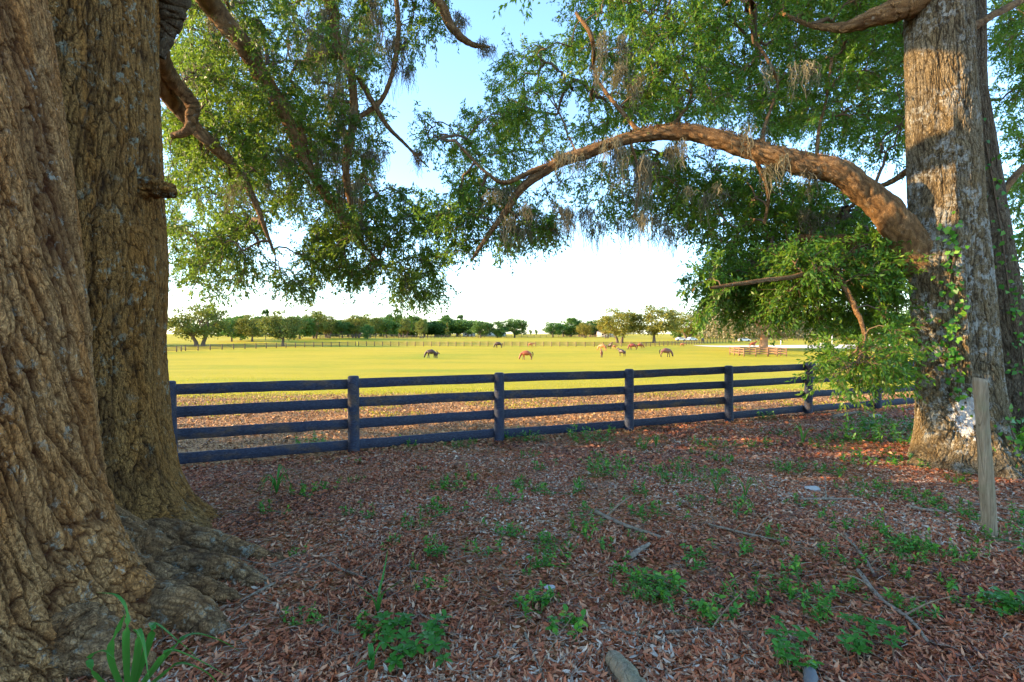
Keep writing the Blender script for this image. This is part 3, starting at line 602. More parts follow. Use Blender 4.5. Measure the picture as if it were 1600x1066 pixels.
# ---- climbing vine on the right trunk
def vine(name, trk, path, n, label, leaf=(0.05, 0.10), spread=(0.10, 0.12)):
    C = spline(path, 40); P = trk.point(C[:, 0], C[:, 1]); 
    c = trk.centre(C[:, 1]); out = nrm(np.concatenate([P[:, :2] - c, 0 * P[:, 2:]], 1)); P2 = P + out * 0.02
    root_ = empty(name, tuple(P2[0]), label=label, cat='vine')
    V, F = tubes(P2[None], np.full((1, 40), 0.007), 6); mesh_np('stem', V - P2[0], F, MAT['twig'], root_, smooth=True)
    i = RNG.integers(0, 40, n); th = C[i, 0] + RNG.normal(size=n) * spread[0]; z = C[i, 1] + RNG.normal(size=n) * spread[1]
    B = trk.point(th, z); cc = trk.centre(z); o = nrm(np.concatenate([B[:, :2] - cc, 0 * B[:, 2:]], 1)); B = B + o * (0.03 + 0.09 * RNG.random(n))[:, None]
    D = nrm(rand_dir(n) + np.array([0, 0, -0.6]) + o * 0.2); L = leaf[0] + RNG.random(n) * (leaf[1] - leaf[0])
    V, F = leaf_quads(B, D, nrm(o + rand_dir(n) * 0.5), L, L * 0.75); mesh_np('leaves', V - P2[0], F, MAT['weed'], root_, rnd=RNG.random(n))
vine('climbing_vine', TR, [(-2.30, 0.95), (-2.25, 1.3), (-2.38, 1.7), (-2.22, 2.1), (-2.32, 2.5), (-2.15, 2.95), (-2.22, 3.2)], 170, 'leafy green vine climbing the front of the pale right oak trunk')
vine('climbing_vine', TS, [(-1.9, 0.2), (-1.8, 0.9), (-1.7, 1.7), (-1.8, 2.4), (-1.75, 3.4), (-1.8, 4.6)], 150, 'thin leafy vine on the darker stem behind the right oak', spread=(0.3, 0.3))
vine('climbing_vine', TR, [(-1.3, 0.05), (-1.2, 0.3), (-1.3, 0.55), (-1.2, 0.8)], 80, 'low leafy vine at the foot of the right oak behind the old post', spread=(0.2, 0.1))

# ---------------------------------------------------------------- near fence
def fence_mat():
    m = M('weathered_black_paint', 0.65, 0.3); oc = m.tc.outputs['Object']
    g = m.noise(m.mapv(oc, (1.5, 12, 12)), 5, 7, 0.7, 0.4); big = m.noise(m.mapv(oc, (0.6, 3, 3)), 2, 4, 0.6)
    c = m.ramp(g, [(0.28, (0.006, 0.007, 0.012)), (0.45, (0.020, 0.028, 0.052)), (0.6, (0.034, 0.046, 0.078)), (0.74, (0.10, 0.105, 0.12))])
    oi = m.n('ShaderNodeObjectInfo')
    c = m.mix(m.math('MULTIPLY', m.ramp(big, [(0.48, 0.0), (0.62, 0.9)]), m.ramp(oi.outputs['Random'], [(0.3, 0.1), (0.9, 1.0)])), c, m.ramp(g, [(0.3, (0.03, 0.02, 0.014)), (0.6, (0.12, 0.085, 0.06)), (0.75, (0.22, 0.18, 0.14))]))
    k = m.vor(m.mapv(oc, (1.1, 2.2, 5)), 1.6, 'F1'); c = m.mix(m.ramp(k, [(0.035, 1.0), (0.07, 0.0)]), c, (0.006, 0.005, 0.005))
    m.base(c); m.bump(g, 0.8, 0.012); return m.m
FM = fence_mat()
fp = [at_ground(x, y) for x, y in ((553, 708), (780, 691), (983, 673), (1139, 660), (1263, 648), (1371, 640))]
fp = [np.array([p[0], p[1], 0]) for p in fp]
dl = (fp[1] - fp[0]); dr = (fp[5] - fp[4])
fp = [fp[0] - dl * 2.0, fp[0] - dl] + fp + [fp[5] + dr, fp[5] + dr * 2, fp[5] + dr * 3, fp[5] + dr * 4]
fence = empty('board_fence', tuple(fp[2]), label='dark blue-black four-rail board fence crossing behind the leaf litter', cat='fence')
O = fp[2]
def bar(a, b, hgt, th, seg=14, wob=0.006, seed=0):
    """a plank from a to b with slightly worn edges"""
    a, b = np.array(a, float), np.array(b, float); t = np.linspace(0, 1, seg)[:, None]; P = a + (b - a) * t
    d = nrm(b - a); s = nrm(np.cross(d, [0, 0, 1.0])); u = np.array([0, 0, 1.0]); e = 0.008; V = []
    for q, (y, z) in enumerate(((-th / 2, -hgt / 2 + e), (-th / 2, hgt / 2 - e), (-th / 2 + e, hgt / 2), (th / 2 - e, hgt / 2), (th / 2, hgt / 2 - e), (th / 2, -hgt / 2 + e), (th / 2 - e, -hgt / 2), (-th / 2 + e, -hgt / 2))):
        V.append(P + s * y + u * (z + wob * (vn(t[:, 0] * 9, q * .3, 0, seed)[:, None] - .5) * 2))
    V = np.array(V).transpose(1, 0, 2).reshape(-1, 3); F = []
    for i in range(seg - 1):
        for k in range(8): F.append((i * 8 + k, i * 8 + (k + 1) % 8, (i + 1) * 8 + (k + 1) % 8, (i + 1) * 8 + k))
    F += [(0, 1, 2, 3), (0, 3, 4, 7), (4, 5, 6, 7)]; n = (seg - 1) * 8; F += [(n + 3, n + 2, n + 1, n), (n + 7, n + 4, n + 3, n), (n + 7, n + 6, n + 5, n + 4)]
    return V, np.array(F)
bv = []
for k, p in enumerate(fp):
    top = 1.20 + random.uniform(-.02, .02)
    zz = np.array([-0.25, 0.1, .3, .5, .7, .9, 1.1, top - .015, top]); r = np.array([.088, .09, .087, .088, .086, .087, .086, .084, .066])
    P = np.stack([p[0] + 0 * zz, p[1] + 0 * zz, zz], -1); P[:, 0] += zz * random.uniform(-.012, .012)
    V, F = tubes(P[None], r[None], 16); ang = 0
    cap = len(V); V = np.vstack([V, [[P[-1][0], P[-1][1], top + .001]]]); nn = len(zz)
    F = np.vstack([F, [[(nn - 1) * 16 + i, (nn - 1) * 16 + (i + 1) % 16, cap, cap] for i in range(0)]]) if False else F
    C = [[(nn - 1) * 16 + i, (nn - 1) * 16 + i + 1, (nn - 1) * 16 + (15 - i) - 1, (nn - 1) * 16 + (15 - i)] for i in range(7)]
    F = np.vstack([F, C]); V = V[:-1]
    mesh_np('post', V - O, F, FM, fence, smooth=False)
for k in range(len(fp) - 1):
    a, b = fp[k], fp[k + 1]; d = nrm(b - a); back = np.array([-d[1], d[0], 0]) * 0.085
    for q, zt in enumerate((1.155, .85, .525, .19)):
        da, db = (random.uniform(-.012, .012) for _ in range(2))
        V, F = bar(a + back + d * 0.004 + [0, 0, zt - .075 + da], b + back - d * 0.004 + [0, 0, zt - .075 + db], .15, .038, seed=k * 7 + q)
        V2 = V - O
        mesh_np('rail', V2, F, FM, fence)

# ---------------------------------------------------------------- old leaning post
def wood_mat(name, a, b, sc=(14, 14, 1.0)):
    m = M(name, 0.9, 0.15); oc = m.tc.outputs['Object']; st = m.mapv(oc, sc)
    g = m.noise(st, 3.5, 8, 0.75, 0.5); k = m.noise(oc, 5, 4, 0.6); cr = m.vor(m.mapv(oc, (sc[0] * .8, sc[1] * .8, sc[2] * .5)), 1.5, 'DISTANCE_TO_EDGE')
    c = m.mix(m.ramp(g, [(0.3, 0.0), (0.7, 1.0)]), a, b); c = m.mix(m.ramp(k, [(0.5, 0.0), (0.75, 0.5)]), c, (0.17, 0.19, 0.10))
    f = m.ramp(cr, [(0.0, 0.45), (0.02, 1.0)]); c = m.mix(f, (0.05, 0.035, 0.02), c); m.base(c); m.bump(m.math('ADD', g, f), 0.8, 0.01); return m.m
WP = wood_mat('weathered_grey_wood', (0.12, 0.085, 0.045), (0.36, 0.28, 0.18))
pb = at_ground(1547, 838); pt = at(1531, 592, pb[1])
n = 40; t = np.linspace(0, 1, n); P = pb + (pt - pb) * t[:, None]; P[0, 2] -= 0.15
R = 0.053 + 0.004 * np.sin(t * 7); R[-2] *= .99; R[-1] *= .9
V, F = tubes(P[None], R[None], 28); V = V.reshape(n, 28, 3); a = np.arange(28) / 28 * 2 * PI
for i in range(n):
    k = 1 - 0.30 * np.exp(-((np.angle(np.exp(1j * (a - 4.2 - 0.25 * t[i]))) / 0.12) ** 2)) + 0.03 * (vn(a * 3, t[i] * 3, 0, 4) - .5)
    V[i] = P[i] + (V[i] - P[i]) * k[:, None]
V[-1, :, 2] += (V[-1, :, 0] - P[-1, 0]) * -0.35; V[-2, :, 2] += (V[-2, :, 0] - P[-2, 0]) * -0.3
V = V.reshape(-1, 3); F = np.vstack([F, [[(n - 1) * 28 + i, (n - 1) * 28 + i + 1, (n - 1) * 28 + 27 - i - 1, (n - 1) * 28 + 27 - i] for i in range(13)]])
tag(mesh_np('wooden_post', V - pb, F, WP, smooth=False, loc=tuple(pb)), 'weathered grey split round post standing in front of the right oak', 'post')

# ---------------------------------------------------------------- ground litter
def oval(B, D, N, L, wid, curl=.12, crease=.12):
    D = nrm(D); n = len(B); S = nrm(np.cross(D, N)); N = np.cross(S, D); Lc, W = np.asarray(L)[:, None], (np.asarray(L) * wid)[:, None]
    p = [B, B + D * Lc * .3 + S * W * .5, B + D * Lc * .68 + S * W * .42, B + D * Lc + N * Lc * curl, B + D * Lc * .68 - S * W * .42, B + D * Lc * .3 - S * W * .5]
    c1 = B + D * Lc * .3 - N * W * crease; c2 = B + D * Lc * .7 - N * W * crease
    V = np.stack([p[0], p[1], c1, p[5], p[2], c2, p[4], p[3]], 1).reshape(-1, 3); b = np.arange(n)[:, None] * 8
    return V, np.concatenate([b + np.array([[0, 1, 2, 3]]), b + np.array([[1, 4, 5, 2]]), b + np.array([[3, 2, 5, 6]]), b + np.array([[4, 7, 6, 5]])], 0)
def scatter(n, y0, y1, powr=1.0, xl=1.12):
    y = y0 + (y1 - y0) * RNG.random(n) ** powr; x = (RNG.random(n) * 2 - 1) * y * xl
    return x, y
def litter(name, n, y0, y1, L, mat, label, cond=None, powr=1.0, wid=0.36, lift=0.02, tilt=0.45, bias=0.0, fine=False):
    x, y = scatter(n, y0, y1, powr)
    if cond is not None: k = cond(x, y); x, y = x[k], y[k]
    m = len(x); P = np.stack([x, y, gz(x, y) + 0.004 + lift * RNG.random(m)], -1)
    a = RNG.random(m) * 2 * PI; D = np.stack([np.cos(a), np.sin(a), RNG.normal(size=m) * tilt * 0.5], -1)
    N = nrm(np.stack([RNG.normal(size=m) * tilt, RNG.normal(size=m) * tilt, np.ones(m)], -1)); LL = L[0] + (L[1] - L[0]) * RNG.random(m)
    if fine: V, F = oval(P, D, N, LL, wid + 0.12 * RNG.random(m), (RNG.random((m, 1)) * .6 - .1), .35 * RNG.random((m, 1)))
    else: V, F = leaf_quads(P, nrm(D), N, LL, LL * (wid + 0.15 * RNG.random(m)), 0.5 * 1.0)
    patch = fbm(x * 0.8, y * 0.8, 0, 33, 3) / 0.875
    r = np.clip(RNG.random(m) * 0.85 + (patch - 0.5) * 0.5 + bias + 0.07, 0, 1)
    tag(mesh_np(name, V, F, mat, rnd=np.tile(r, 4) if fine else r), label, 'leaf litter', kind='stuff')
fline = lambda x, y: y - (0.43 * x + 8.75)
bare = lambda x, y: (fbm(x * 0.9, y * 0.9, 0, 77, 3) / 0.875 < 0.55) | (RNG.random(len(x)) < 0.30)
litter('leaf_litter', 140000, 1.9, 4.9, (0.025, 0.066), MAT['litter'], 'brown and rust dry oak leaves carpeting the nearest ground', lambda x, y: (fline(x, y) < 0.3) & bare(x, y), 0.75, wid=.24, fine=True)
litter('leaf_litter', 160000, 4.6, 7.8, (0.03, 0.068), MAT['litter'], 'brown dry oak leaves carpeting the middle ground before the fence', lambda x, y: (fline(x, y) < 0.3) & bare(x, y), 0.8, wid=.28)
litter('leaf_litter', 120000, 7.0, 14.5, (0.05, 0.095), MAT['litter'], 'reddish dry leaf carpet along the foot of the board fence', lambda x, y: (fline(x, y) < 0.3) & bare(x, y), 0.9)
litter('leaf_mulch', 120000, 7.0, 21, (0.045, 0.10), MAT['chips'], 'pale pinkish-tan leaf mulch strip just beyond the board fence', lambda x, y: (fline(x, y) > -0.2) & (y < 17.5 + .12 * x + (RNG.random(len(x)) - .5) * 3), 0.8)
# fine debris: pine needles / thin twigs
n = 9000; x, y = scatter(n, 1.9, 9, 0.7); k = fline(x, y) < 0; x, y = x[k], y[k]; n = len(x)
a = RNG.random(n) * PI; L = 0.05 + 0.14 * RNG.random(n) ** 2; K = 4; t = np.linspace(-.5, .5, K)
P = np.stack([x[:, None] + np.cos(a)[:, None] * L[:, None] * t, y[:, None] + np.sin(a)[:, None] * L[:, None] * t, (gz(x, y) + 0.025)[:, None] + 0.01 * RNG.random((n, K))], -1) + RNG.normal(size=(n, K, 3)) * 0.004
V, F = tubes(P, np.full((n, K), 0.0022), 3)
tag(mesh_np('twig_debris', V, F, leafmat('grey_twigs', [(0, (0.14, 0.09, 0.05)), (1, (0.36, 0.27, 0.19))], tf=0.02), rnd=np.repeat(RNG.random(n), (K - 1) * 3)), 'fine grey twigs and stems strewn over the leaf litter', 'twigs', kind='stuff')
# meadow grass tufts near the strip
n = 40000; x, y = scatter(n, 11, 20, 1.0, 1.1); k = (fbm(x * .45, y * .8, 0, 91, 3) > .50) & (fline(x, y) > .3); x, y = x[k], y[k]; n = len(x)
P = np.stack([x, y, gz(x, y)], -1); D = nrm(RNG.normal(size=(n, 3)) * 0.5 + np.array([0, 0, 1.0])); L = 0.03 + 0.06 * RNG.random(n)
V, F = leaf_quads(P, D, rand_dir(n), L, L * 0.22)
tag(mesh_np('meadow_grass', V, F, MAT['grass'], rnd=RNG.random(n) * .8), 'thin green grass patches coming through the leaf strip beyond the fence', 'grass', kind='stuff')
n = 110000; x, y = scatter(n, 14, 62, 1.3, 1.1); k = y > 16.5 + .12 * x + (RNG.random(n) - .5) * 5; x, y = x[k], y[k]; n = len(x)
P = np.stack([x, y, gz(x, y)], -1); D = nrm(RNG.normal(size=(n, 3)) * 0.45 + np.array([0, 0, 1.0])); L = (0.02 + 0.05 * RNG.random(n)) * np.clip((62 - y) / 30, .2, 1)
V, F = leaf_quads(P, D, rand_dir(n), L, L * 0.22)
tag(mesh_np('meadow_grass', V, F, MAT['grass'], rnd=np.clip(RNG.random(n) * .7 + (fbm(x * .3, y * .3, 0, 8, 3) - .3) * .6, 0, 1)), 'short sunlit yellow-green grass covering the near pasture', 'grass', kind='stuff')

# ---------------------------------------------------------------- sticks
SM = wood_mat('fallen_stick_wood', (0.11, 0.075, 0.045), (0.36, 0.28, 0.20), (8, 8, 8))
def stick(pts, r, label, forks=0):
    W = [at_ground(*p) for p in pts]; W = [p + np.array([0, 0, r * 0.9 + 0.012]) for p in W]
    C = np.array([[*p, r * (1 - 0.55 * i / len(W))] for i, p in enumerate(W)]); n = 14
    V, F, P, R = limb_tube(C, n, 8, random.randint(0, 99), 0.25); parts = [(V, F)]
    c0 = [[(n - 1) * 8 + i, (n - 1) * 8 + i + 1, (n - 1) * 8 + 6 - i, (n - 1) * 8 + 7 - i] for i in range(3)]; c1 = [[7 - i, 6 - i, i + 1, i] for i in range(3)]
    parts = [(V, np.vstack([F, c0, c1]))]
    for _ in range(forks):
        i = random.randint(3, 10); d = P[i + 1] - P[i]; a = random.choice((-1, 1)) * random.uniform(.5, 1.0)
        d = np.array([d[0] * math.cos(a) - d[1] * math.sin(a), d[0] * math.sin(a) + d[1] * math.cos(a), 0.05]); d = d / np.linalg.norm(d) * random.uniform(.15, .4)
        q = np.array([P[i] + d * t + np.array([0, 0, .02 * math.sin(t * 3)]) for t in np.linspace(0, 1, 6)]); parts.append(tubes(q[None], np.linspace(R[i] * .6, R[i] * .25, 6)[None], 5))
    V, F = join(parts); o = mesh_np('fallen_stick', V - W[0], F, SM, smooth=True, loc=tuple(W[0]))
    return tag(o, label, 'stick', 'fallen sticks on the leaf litter')
for pts, r, f, lb in (
    ([(930, 805), (970, 825), (1035, 848)], .022, 1, 'pale broken branch pointing right at the middle of the litter'),
    ([(985, 878), (1000, 868), (1015, 857)], .026, 0, 'short grey stick lying below the pale broken branch'),
    ([(430, 920), (395, 935), (375, 950)], .010, 0, 'thin grey twig beside the roots of the left oak'),
    ([(505, 880), (540, 900), (600, 917)], .010, 2, 'curved grey twig at mid left with side shoots'),
    ([(500, 985), (535, 1000), (565, 1003)], .010, 2, 'forked grey twig lower left of the ivy-like plant clump'),
    ([(1105, 823), (1200, 845), (1320, 862)], .012, 2, 'long thin branch lying across the middle right litter'),
    ([(1320, 840), (1350, 880), (1365, 905)], .014, 2, 'forked pale branch below the long thin branch'),
    ([(1340, 900), (1375, 945), (1420, 975), (1450, 1010)], .016, 2, 'crooked grey branch curving down toward the lower right corner'),
    ([(1250, 784), (1330, 785), (1350, 788)], .016, 1, 'straight grey branch lying left of the old post'),
    ([(1420, 798), (1450, 803), (1475, 806)], .020, 0, 'short stout stick just left of the old post'),
    ([(1040, 1000), (1100, 995), (1150, 990)], .010, 2, 'thin branch lying right of the bottom log'),
    ([(940, 990), (1000, 1000), (1060, 1018)], .009, 1, 'slender twig above the weathered log at the bottom edge'),
    ([(1500, 790), (1555, 797), (1620, 815)], .014, 0, 'grey branch passing behind the foot of the old post'),
    ([(820, 1000), (835, 1040), (850, 1066)], .008, 1, 'upright-lying thin twig at the bottom centre'),
    ([(640, 960), (690, 985), (735, 990)], .007, 1, 'faint thin twig above the broad-leaved plant clump'),
    ([(1300, 655), (1345, 648), (1385, 660)], .04, 0, 'thick grey fallen branch against the fence by the right oak'),
    ([(1040, 925), (1048, 955), (1060, 985)], .007, 0, 'thin upright twig beside the leafy seedlings at centre right'),
    ([(1560, 870), (1590, 860), (1640, 845)], .010, 2, 'grey twig right of the foot of the old post'),
    ([(350, 870), (420, 885), (470, 870)], .006, 1, 'fine twig lying over the root tips of the left oak')):
    stick(pts, r, lb, f)
# weathered log at the bottom edge
p0 = at_ground(955, 1040); p1 = at_ground(1010, 1110)
C = np.array([[*p0, .03], [*(p0 + (p1 - p0) * .15), .052], [*(p0 + (p1 - p0) * .6), .06], [*p1, .06]]); C[:, 2] += .03
V, F, P, R = limb_tube(C, 24, 20, 5, 0.2)
tag(mesh_np('weathered_log', V - p0, F, WP, smooth=True, loc=tuple(p0)), 'split weathered grey log end cut off by the bottom edge of the picture', 'log')
p0 = at_ground(1262, 1055)
C = np.array([[*p0, .015], [*(p0 + np.array([-.02, -.05, .02])), .03], [*(p0 + np.array([-.05, -.12, .0])), .03], [*(p0 + np.array([-.06, -.16, -.02])), .01]]); C[:, 2] += .02
V, F, P, R = limb_tube(C, 14, 12, 6, 0.3)
tag(mesh_np('pale_stone', V - p0, F, plain('chalky_stone', (0.12, 0.12, 0.115), 0.9, 0.2, 20), smooth=True, loc=tuple(p0)), 'small pale stone at the bottom edge right of centre', 'stone')
for px, py, s, lb in ((1368, 655, .10, 'white limestone chunk in the weeds left of the right oak'), (1268, 768, .06, 'small white stone in the litter at middle right'), (858, 925, .03, 'tiny white pebble by the bright green seedlings')):
    p = at_ground(px, py); bm = bmesh.new(); bmesh.ops.create_icosphere(bm, subdivisions=3, radius=s)
    for v in bm.verts:
        k = 0.75 + 0.6 * float(vn(v.co.x / s * 1.7, v.co.y / s * 1.7, v.co.z / s * 1.7, 5)); v.co *= k; v.co.x *= 1.4; v.co.z *= .7
    me = bpy.data.meshes.new('stone'); bm.to_mesh(me); bm.free(); o = bpy.data.objects.new('stone', me); COL.objects.link(o); me.materials.append(MAT.setdefault('white_stone', plain('white_limestone', (0.36, 0.34, 0.30), 0.9, 0.2, 20)))
    o.location = (p[0], p[1], p[2] + s * .3); tag(o, lb, 'stone')

# ---------------------------------------------------------------- weeds
def seedling(seed, n, R, h, leaf, wid=0.42):
    """a low tuft of short stems with small leaves"""
    V, F, rv = [], [], []; ns = max(3, n // 9); q = 0; sp = []
    a = RNG.random(ns) * 2 * PI; rr = R * RNG.random(ns) ** .6
    for k in range(ns):
        b = np.array([rr[k] * math.cos(a[k]), rr[k] * math.sin(a[k]), 0]); tip = b + np.array([RNG.normal() * .25 * h, RNG.normal() * .25 * h, h * (.5 + .6 * RNG.random())])
        t = np.linspace(0, 1, 5)[:, None]; S = b + (tip - b) * t; sp.append(S)
    sp = np.array(sp); t = np.linspace(0, 1, 5)[None, :, None]; rn = sp[:, :1] * t + np.array([0, 0, .012]); rn[:, 0] += RNG.normal(size=(ns, 3)) * .001
    stems = join([tubes(sp, np.full((ns, 5), .0022), 4), tubes(rn, np.full((ns, 5), .0022), 4)])
    i = RNG.integers(0, ns, n); u = 0.25 + .8 * RNG.random(n); B = sp[i, 0] + (sp[i, 4] - sp[i, 0]) * u[:, None]
    D = nrm(rand_dir(n) * np.array([1, 1, .4]) + np.array([0, 0, .1])); N = nrm(rand_dir(n) * .4 + np.array([0, 0, 1.0])); L = leaf[0] + (leaf[1] - leaf[0]) * RNG.random(n)
    # two quads per leaf for an oval outline
    S = nrm(np.cross(D, N)); N = np.cross(S, D); Lc, W = L[:, None], (L * wid)[:, None]
    p = [B, B + D * Lc * .3 + S * W * .5, B + D * Lc * .7 + S * W * .42, B + D * Lc - N * Lc * .12, B + D * Lc * .7 - S * W * .42, B + D * Lc * .3 - S * W * .5]
    c1 = B + D * Lc * .3 - N * W * .12; c2 = B + D * Lc * .72 - N * W * .12
    V = np.stack([p[0], p[1], c1, p[5], p[2], c2, p[4], p[3]], 1).reshape(-1, 3); b = np.arange(n)[:, None] * 8
    F = np.concatenate([b + np.array([[0, 1, 2, 3]]), b + np.array([[1, 4, 5, 2]]), b + np.array([[3, 2, 5, 6]]), b + np.array([[4, 7, 6, 5]])], 0)
    r = RNG.random(n); r4 = np.tile(r, 4)
    Vs, Fs = join([(V, F), stems]); return Vs, Fs, np.concatenate([r4, np.full(len(stems[1]), .3)])
KIND = {
    'small': [seedling(k, 46, .13, .09, (.022, .042)) for k in range(3)],
    'broad': [seedling(k, 60, .16, .12, (.045, .085), .55) for k in range(3)],
    'patch': [seedling(k, 150, .30, .10, (.025, .045)) for k in range(3)],
    'bush': [seedling(k, 260, .40, .24, (.04, .07)) for k in range(2)]}
WM = {}
def weed(kind, px, py, s, label, group):
    v = random.randrange(len(KIND[kind])); key = (kind, v)
    nm = {'small': 'seedling', 'broad': 'broadleaf_weed', 'patch': 'weed_patch', 'bush': 'leafy_weed'}[kind]
    if key not in WM:
        V, F, r = KIND[kind][v]; o = mesh_np(nm, V, F, MAT['weed'], rnd=r); WM[key] = o
    else: o = WM[key].copy(); COL.objects.link(o)
    p = at_ground(px, py); o.location = (p[0], p[1], p[2] + 0.01); o.rotation_euler = (0, 0, random.random() * 6.28); o.scale = (s, s, s * random.uniform(.85, 1.2))
    return tag(o, label, 'plant', group)
for px, py, s in ((430, 805, 1), (470, 778, 1.2), (505, 770, 1), (548, 805, .8), (575, 808, .8), (628, 823, .8), (655, 832, .7), (690, 770, 1.2), (715, 765, 1.2), (735, 752, 1), (680, 815, 1), (700, 800, 1.1),
                  (790, 785, 1.3), (830, 718, 1), (850, 735, 1.1), (905, 770, 1.2), (915, 825, 1), (910, 840, 1.1), (985, 805, 1), (930, 800, .9), (1045, 808, 1.1), (1150, 805, 1.1), (1010, 775, 1.1), (870, 775, 1.2),
                  (775, 838, 1), (795, 842, 1), (690, 865, 1), (670, 865, .9), (755, 868, 1), (830, 850, .9), (1240, 900, 1), (1165, 868, 1), (1218, 850, .9), (1290, 868, .8), (1210, 930, .9), (1265, 948, .8), (1090, 870, 1),
                  (1085, 885, .9), (470, 985, .8), (1400, 905, .8), (1180, 945, .8), (1330, 830, 1), (1300, 822, 1), (1375, 835, 1.1), (1280, 935, .9), (1395, 860, 1), (1330, 925, .8), (1480, 925, .9), (1010, 700, 1.2), (1060, 760, 1.3), (640, 700, 1)):
    weed('small', px, py, s * 1.35, 'small green seedling sprouting singly from the brown leaf litter', 'seedlings in the leaf litter')
for q in range(150):
    px, py = 430 + 1100 * RNG.random(), 690 + 300 * RNG.random() ** 1.2
    if fbm(px * .012, py * .02, 0, 61, 2) > .36: weed('small', px, py, .5 + .8 * RNG.random(), 'small green seedling sprouting singly from the brown leaf litter', 'seedlings in the leaf litter')
for px, py, s in ((825, 955, 1.0), (850, 945, .9), (1320, 925, .5), (885, 990, 1.1), (1000, 915, 1.0), (1110, 963, 1.1), (1085, 960, .9), (590, 1000, .8), (1440, 860, 1), (1560, 960, 1), (1590, 965, 1.1), (1250, 1055, .9), (1130, 745, 1), (965, 900, .7), (1050, 925, 1.3)):
    weed('broad', px, py, s * .68, 'low broad-leaved green weed in the foreground litter', 'broad-leaved weeds in the litter')
for px, py, s in ((860, 865, .55), (875, 860, .5), (965, 730, .9), (1080, 735, .9), (1105, 750, .9), (1225, 735, .9), (1290, 740, .9), (1350, 775, .8), (1150, 790, .6), (1260, 790, .7), (1420, 780, .9), (1370, 765, .8), (1390, 725, 1.2), (1350, 728, 1.1), (1450, 790, .9),
                  (1480, 800, .8), (1090, 790, .6), (1180, 700, .9), (1310, 690, 1.2), (1410, 870, .8), (1590, 820, 1.1), (1570, 850, .9), (1500, 815, .7), (1030, 740, .8), (720, 700, .8), (1210, 680, .8), (1280, 700, .9), (1110, 700, .8)):
    weed('patch', px, py, s * 1.2, 'spreading patch of fine green weeds on the litter', 'spreading weed patches')
for px, py, s, lb in ((955, 745, .9, 'leafy green bush of weeds in front of the third fence bay'), (925, 690, 1.1, 'leafy weed growing under the bottom rail left of the third post'), (820, 690, .8, 'leafy weed at the foot of the second visible fence post'),
                      (492, 700, .75, 'leafy weed poking through the bottom rail near the left oak'), (1185, 655, .9, 'low leafy weed under the rail right of the fourth post'), (1345, 690, 1.3, 'dense green weed clump left of the right oak beside the white rock'),
                      (1395, 690, 1.5, 'thick fern-like green growth against the foot of the right oak'), (1370, 670, 1.3, 'green weed clump behind the white rock by the fence'), (1000, 930, .38, 'dark green leafy seedling cluster at lower centre right'), (1030, 940, .4, 'glossy green seedling cluster right of the lower centre')):
    weed('bush', px, py, s, lb, 'leafy weed clumps')
# large broad-leaved plant, lower centre left, and the creeping one lower right
def big_plant(px0, name, spots, leaf, label):
    c = at_ground(*px0); root_ = empty(name, tuple(c), label=label, cat='plant'); parts, rv = [], []; st = []
    for (px, py) in spots:
        p = at_ground(px, py); st.append(c + (p - c) * np.linspace(0, 1, 5)[:, None] + np.array([0, 0, .012])); h = 0.07 + .06 * RNG.random(); tip = p + np.array([RNG.normal() * .02, RNG.normal() * .02, h])
        st.append(p + (tip - p) * np.linspace(0, 1, 5)[:, None]); m = 6
        a = np.arange(m) / m * 2 * PI + RNG.random() * 6; D = nrm(np.stack([np.cos(a), np.sin(a), .25 + .25 * RNG.normal(size=m)], -1)); L = leaf * (.7 + .5 * RNG.random(m))
        B = np.repeat(tip[None], m, 0); N = np.tile([0, 0, 1.0], (m, 1)); S = nrm(np.cross(D, N)); N = np.cross(S, D); Lc, W = L[:, None], (L * .5)[:, None]
        q = [B, B + D * Lc * .3 + S * W * .42, B + D * Lc * .68 + S * W * .5 - N * Lc * .04, B + D * Lc - N * Lc * .2, B + D * Lc * .68 - S * W * .5 - N * Lc * .04, B + D * Lc * .3 - S * W * .42]
        c1 = B + D * Lc * .3 - N * W * .15; c2 = B + D * Lc * .7 - N * W * .22
        V = np.stack([q[0], q[1], c1, q[5], q[2], c2, q[4], q[3]], 1).reshape(-1, 3); b = np.arange(m)[:, None] * 8
        parts.append((V, np.concatenate([b + np.array([[0, 1, 2, 3]]), b + np.array([[1, 4, 5, 2]]), b + np.array([[3, 2, 5, 6]]), b + np.array([[4, 7, 6, 5]])], 0))); rv.append(np.tile(RNG.random(m) * .6, 4))
    V, F = join(parts); mesh_np('leaves', V - c, F, MAT['weed'], root_, rnd=np.concatenate(rv), smooth=True)
    V, F = tubes(np.array(st), np.full((len(st), 5), .003), 5); mesh_np('stem', V - c, F, MAT['twig'], root_)
big_plant((645, 1030), 'broadleaf_plant', [(600 + random.random() * 95, 985 + random.random() * 75) for _ in range(30)], .062, 'clump of glossy dark green whorled leaves at the bottom, left of centre')
big_plant((1370, 1010), 'broadleaf_plant', [(1315 + random.random() * 100, 1003 + random.random() * 40) for _ in range(18)], .055, 'creeping glossy green plant with whorled leaves near the bottom right')
big_plant((1225, 1020), 'broadleaf_plant', [(1200 + random.random() * 70, 1000 + random.random() * 66) for _ in range(16)], .05, 'green leafy creeper running down to the bottom edge right of the log')
big_plant((1560, 965), 'broadleaf_plant', [(1545 + random.random() * 70, 945 + random.random() * 35) for _ in range(16)], .06, 'glossy leafy plant at the right edge near the bottom corner')

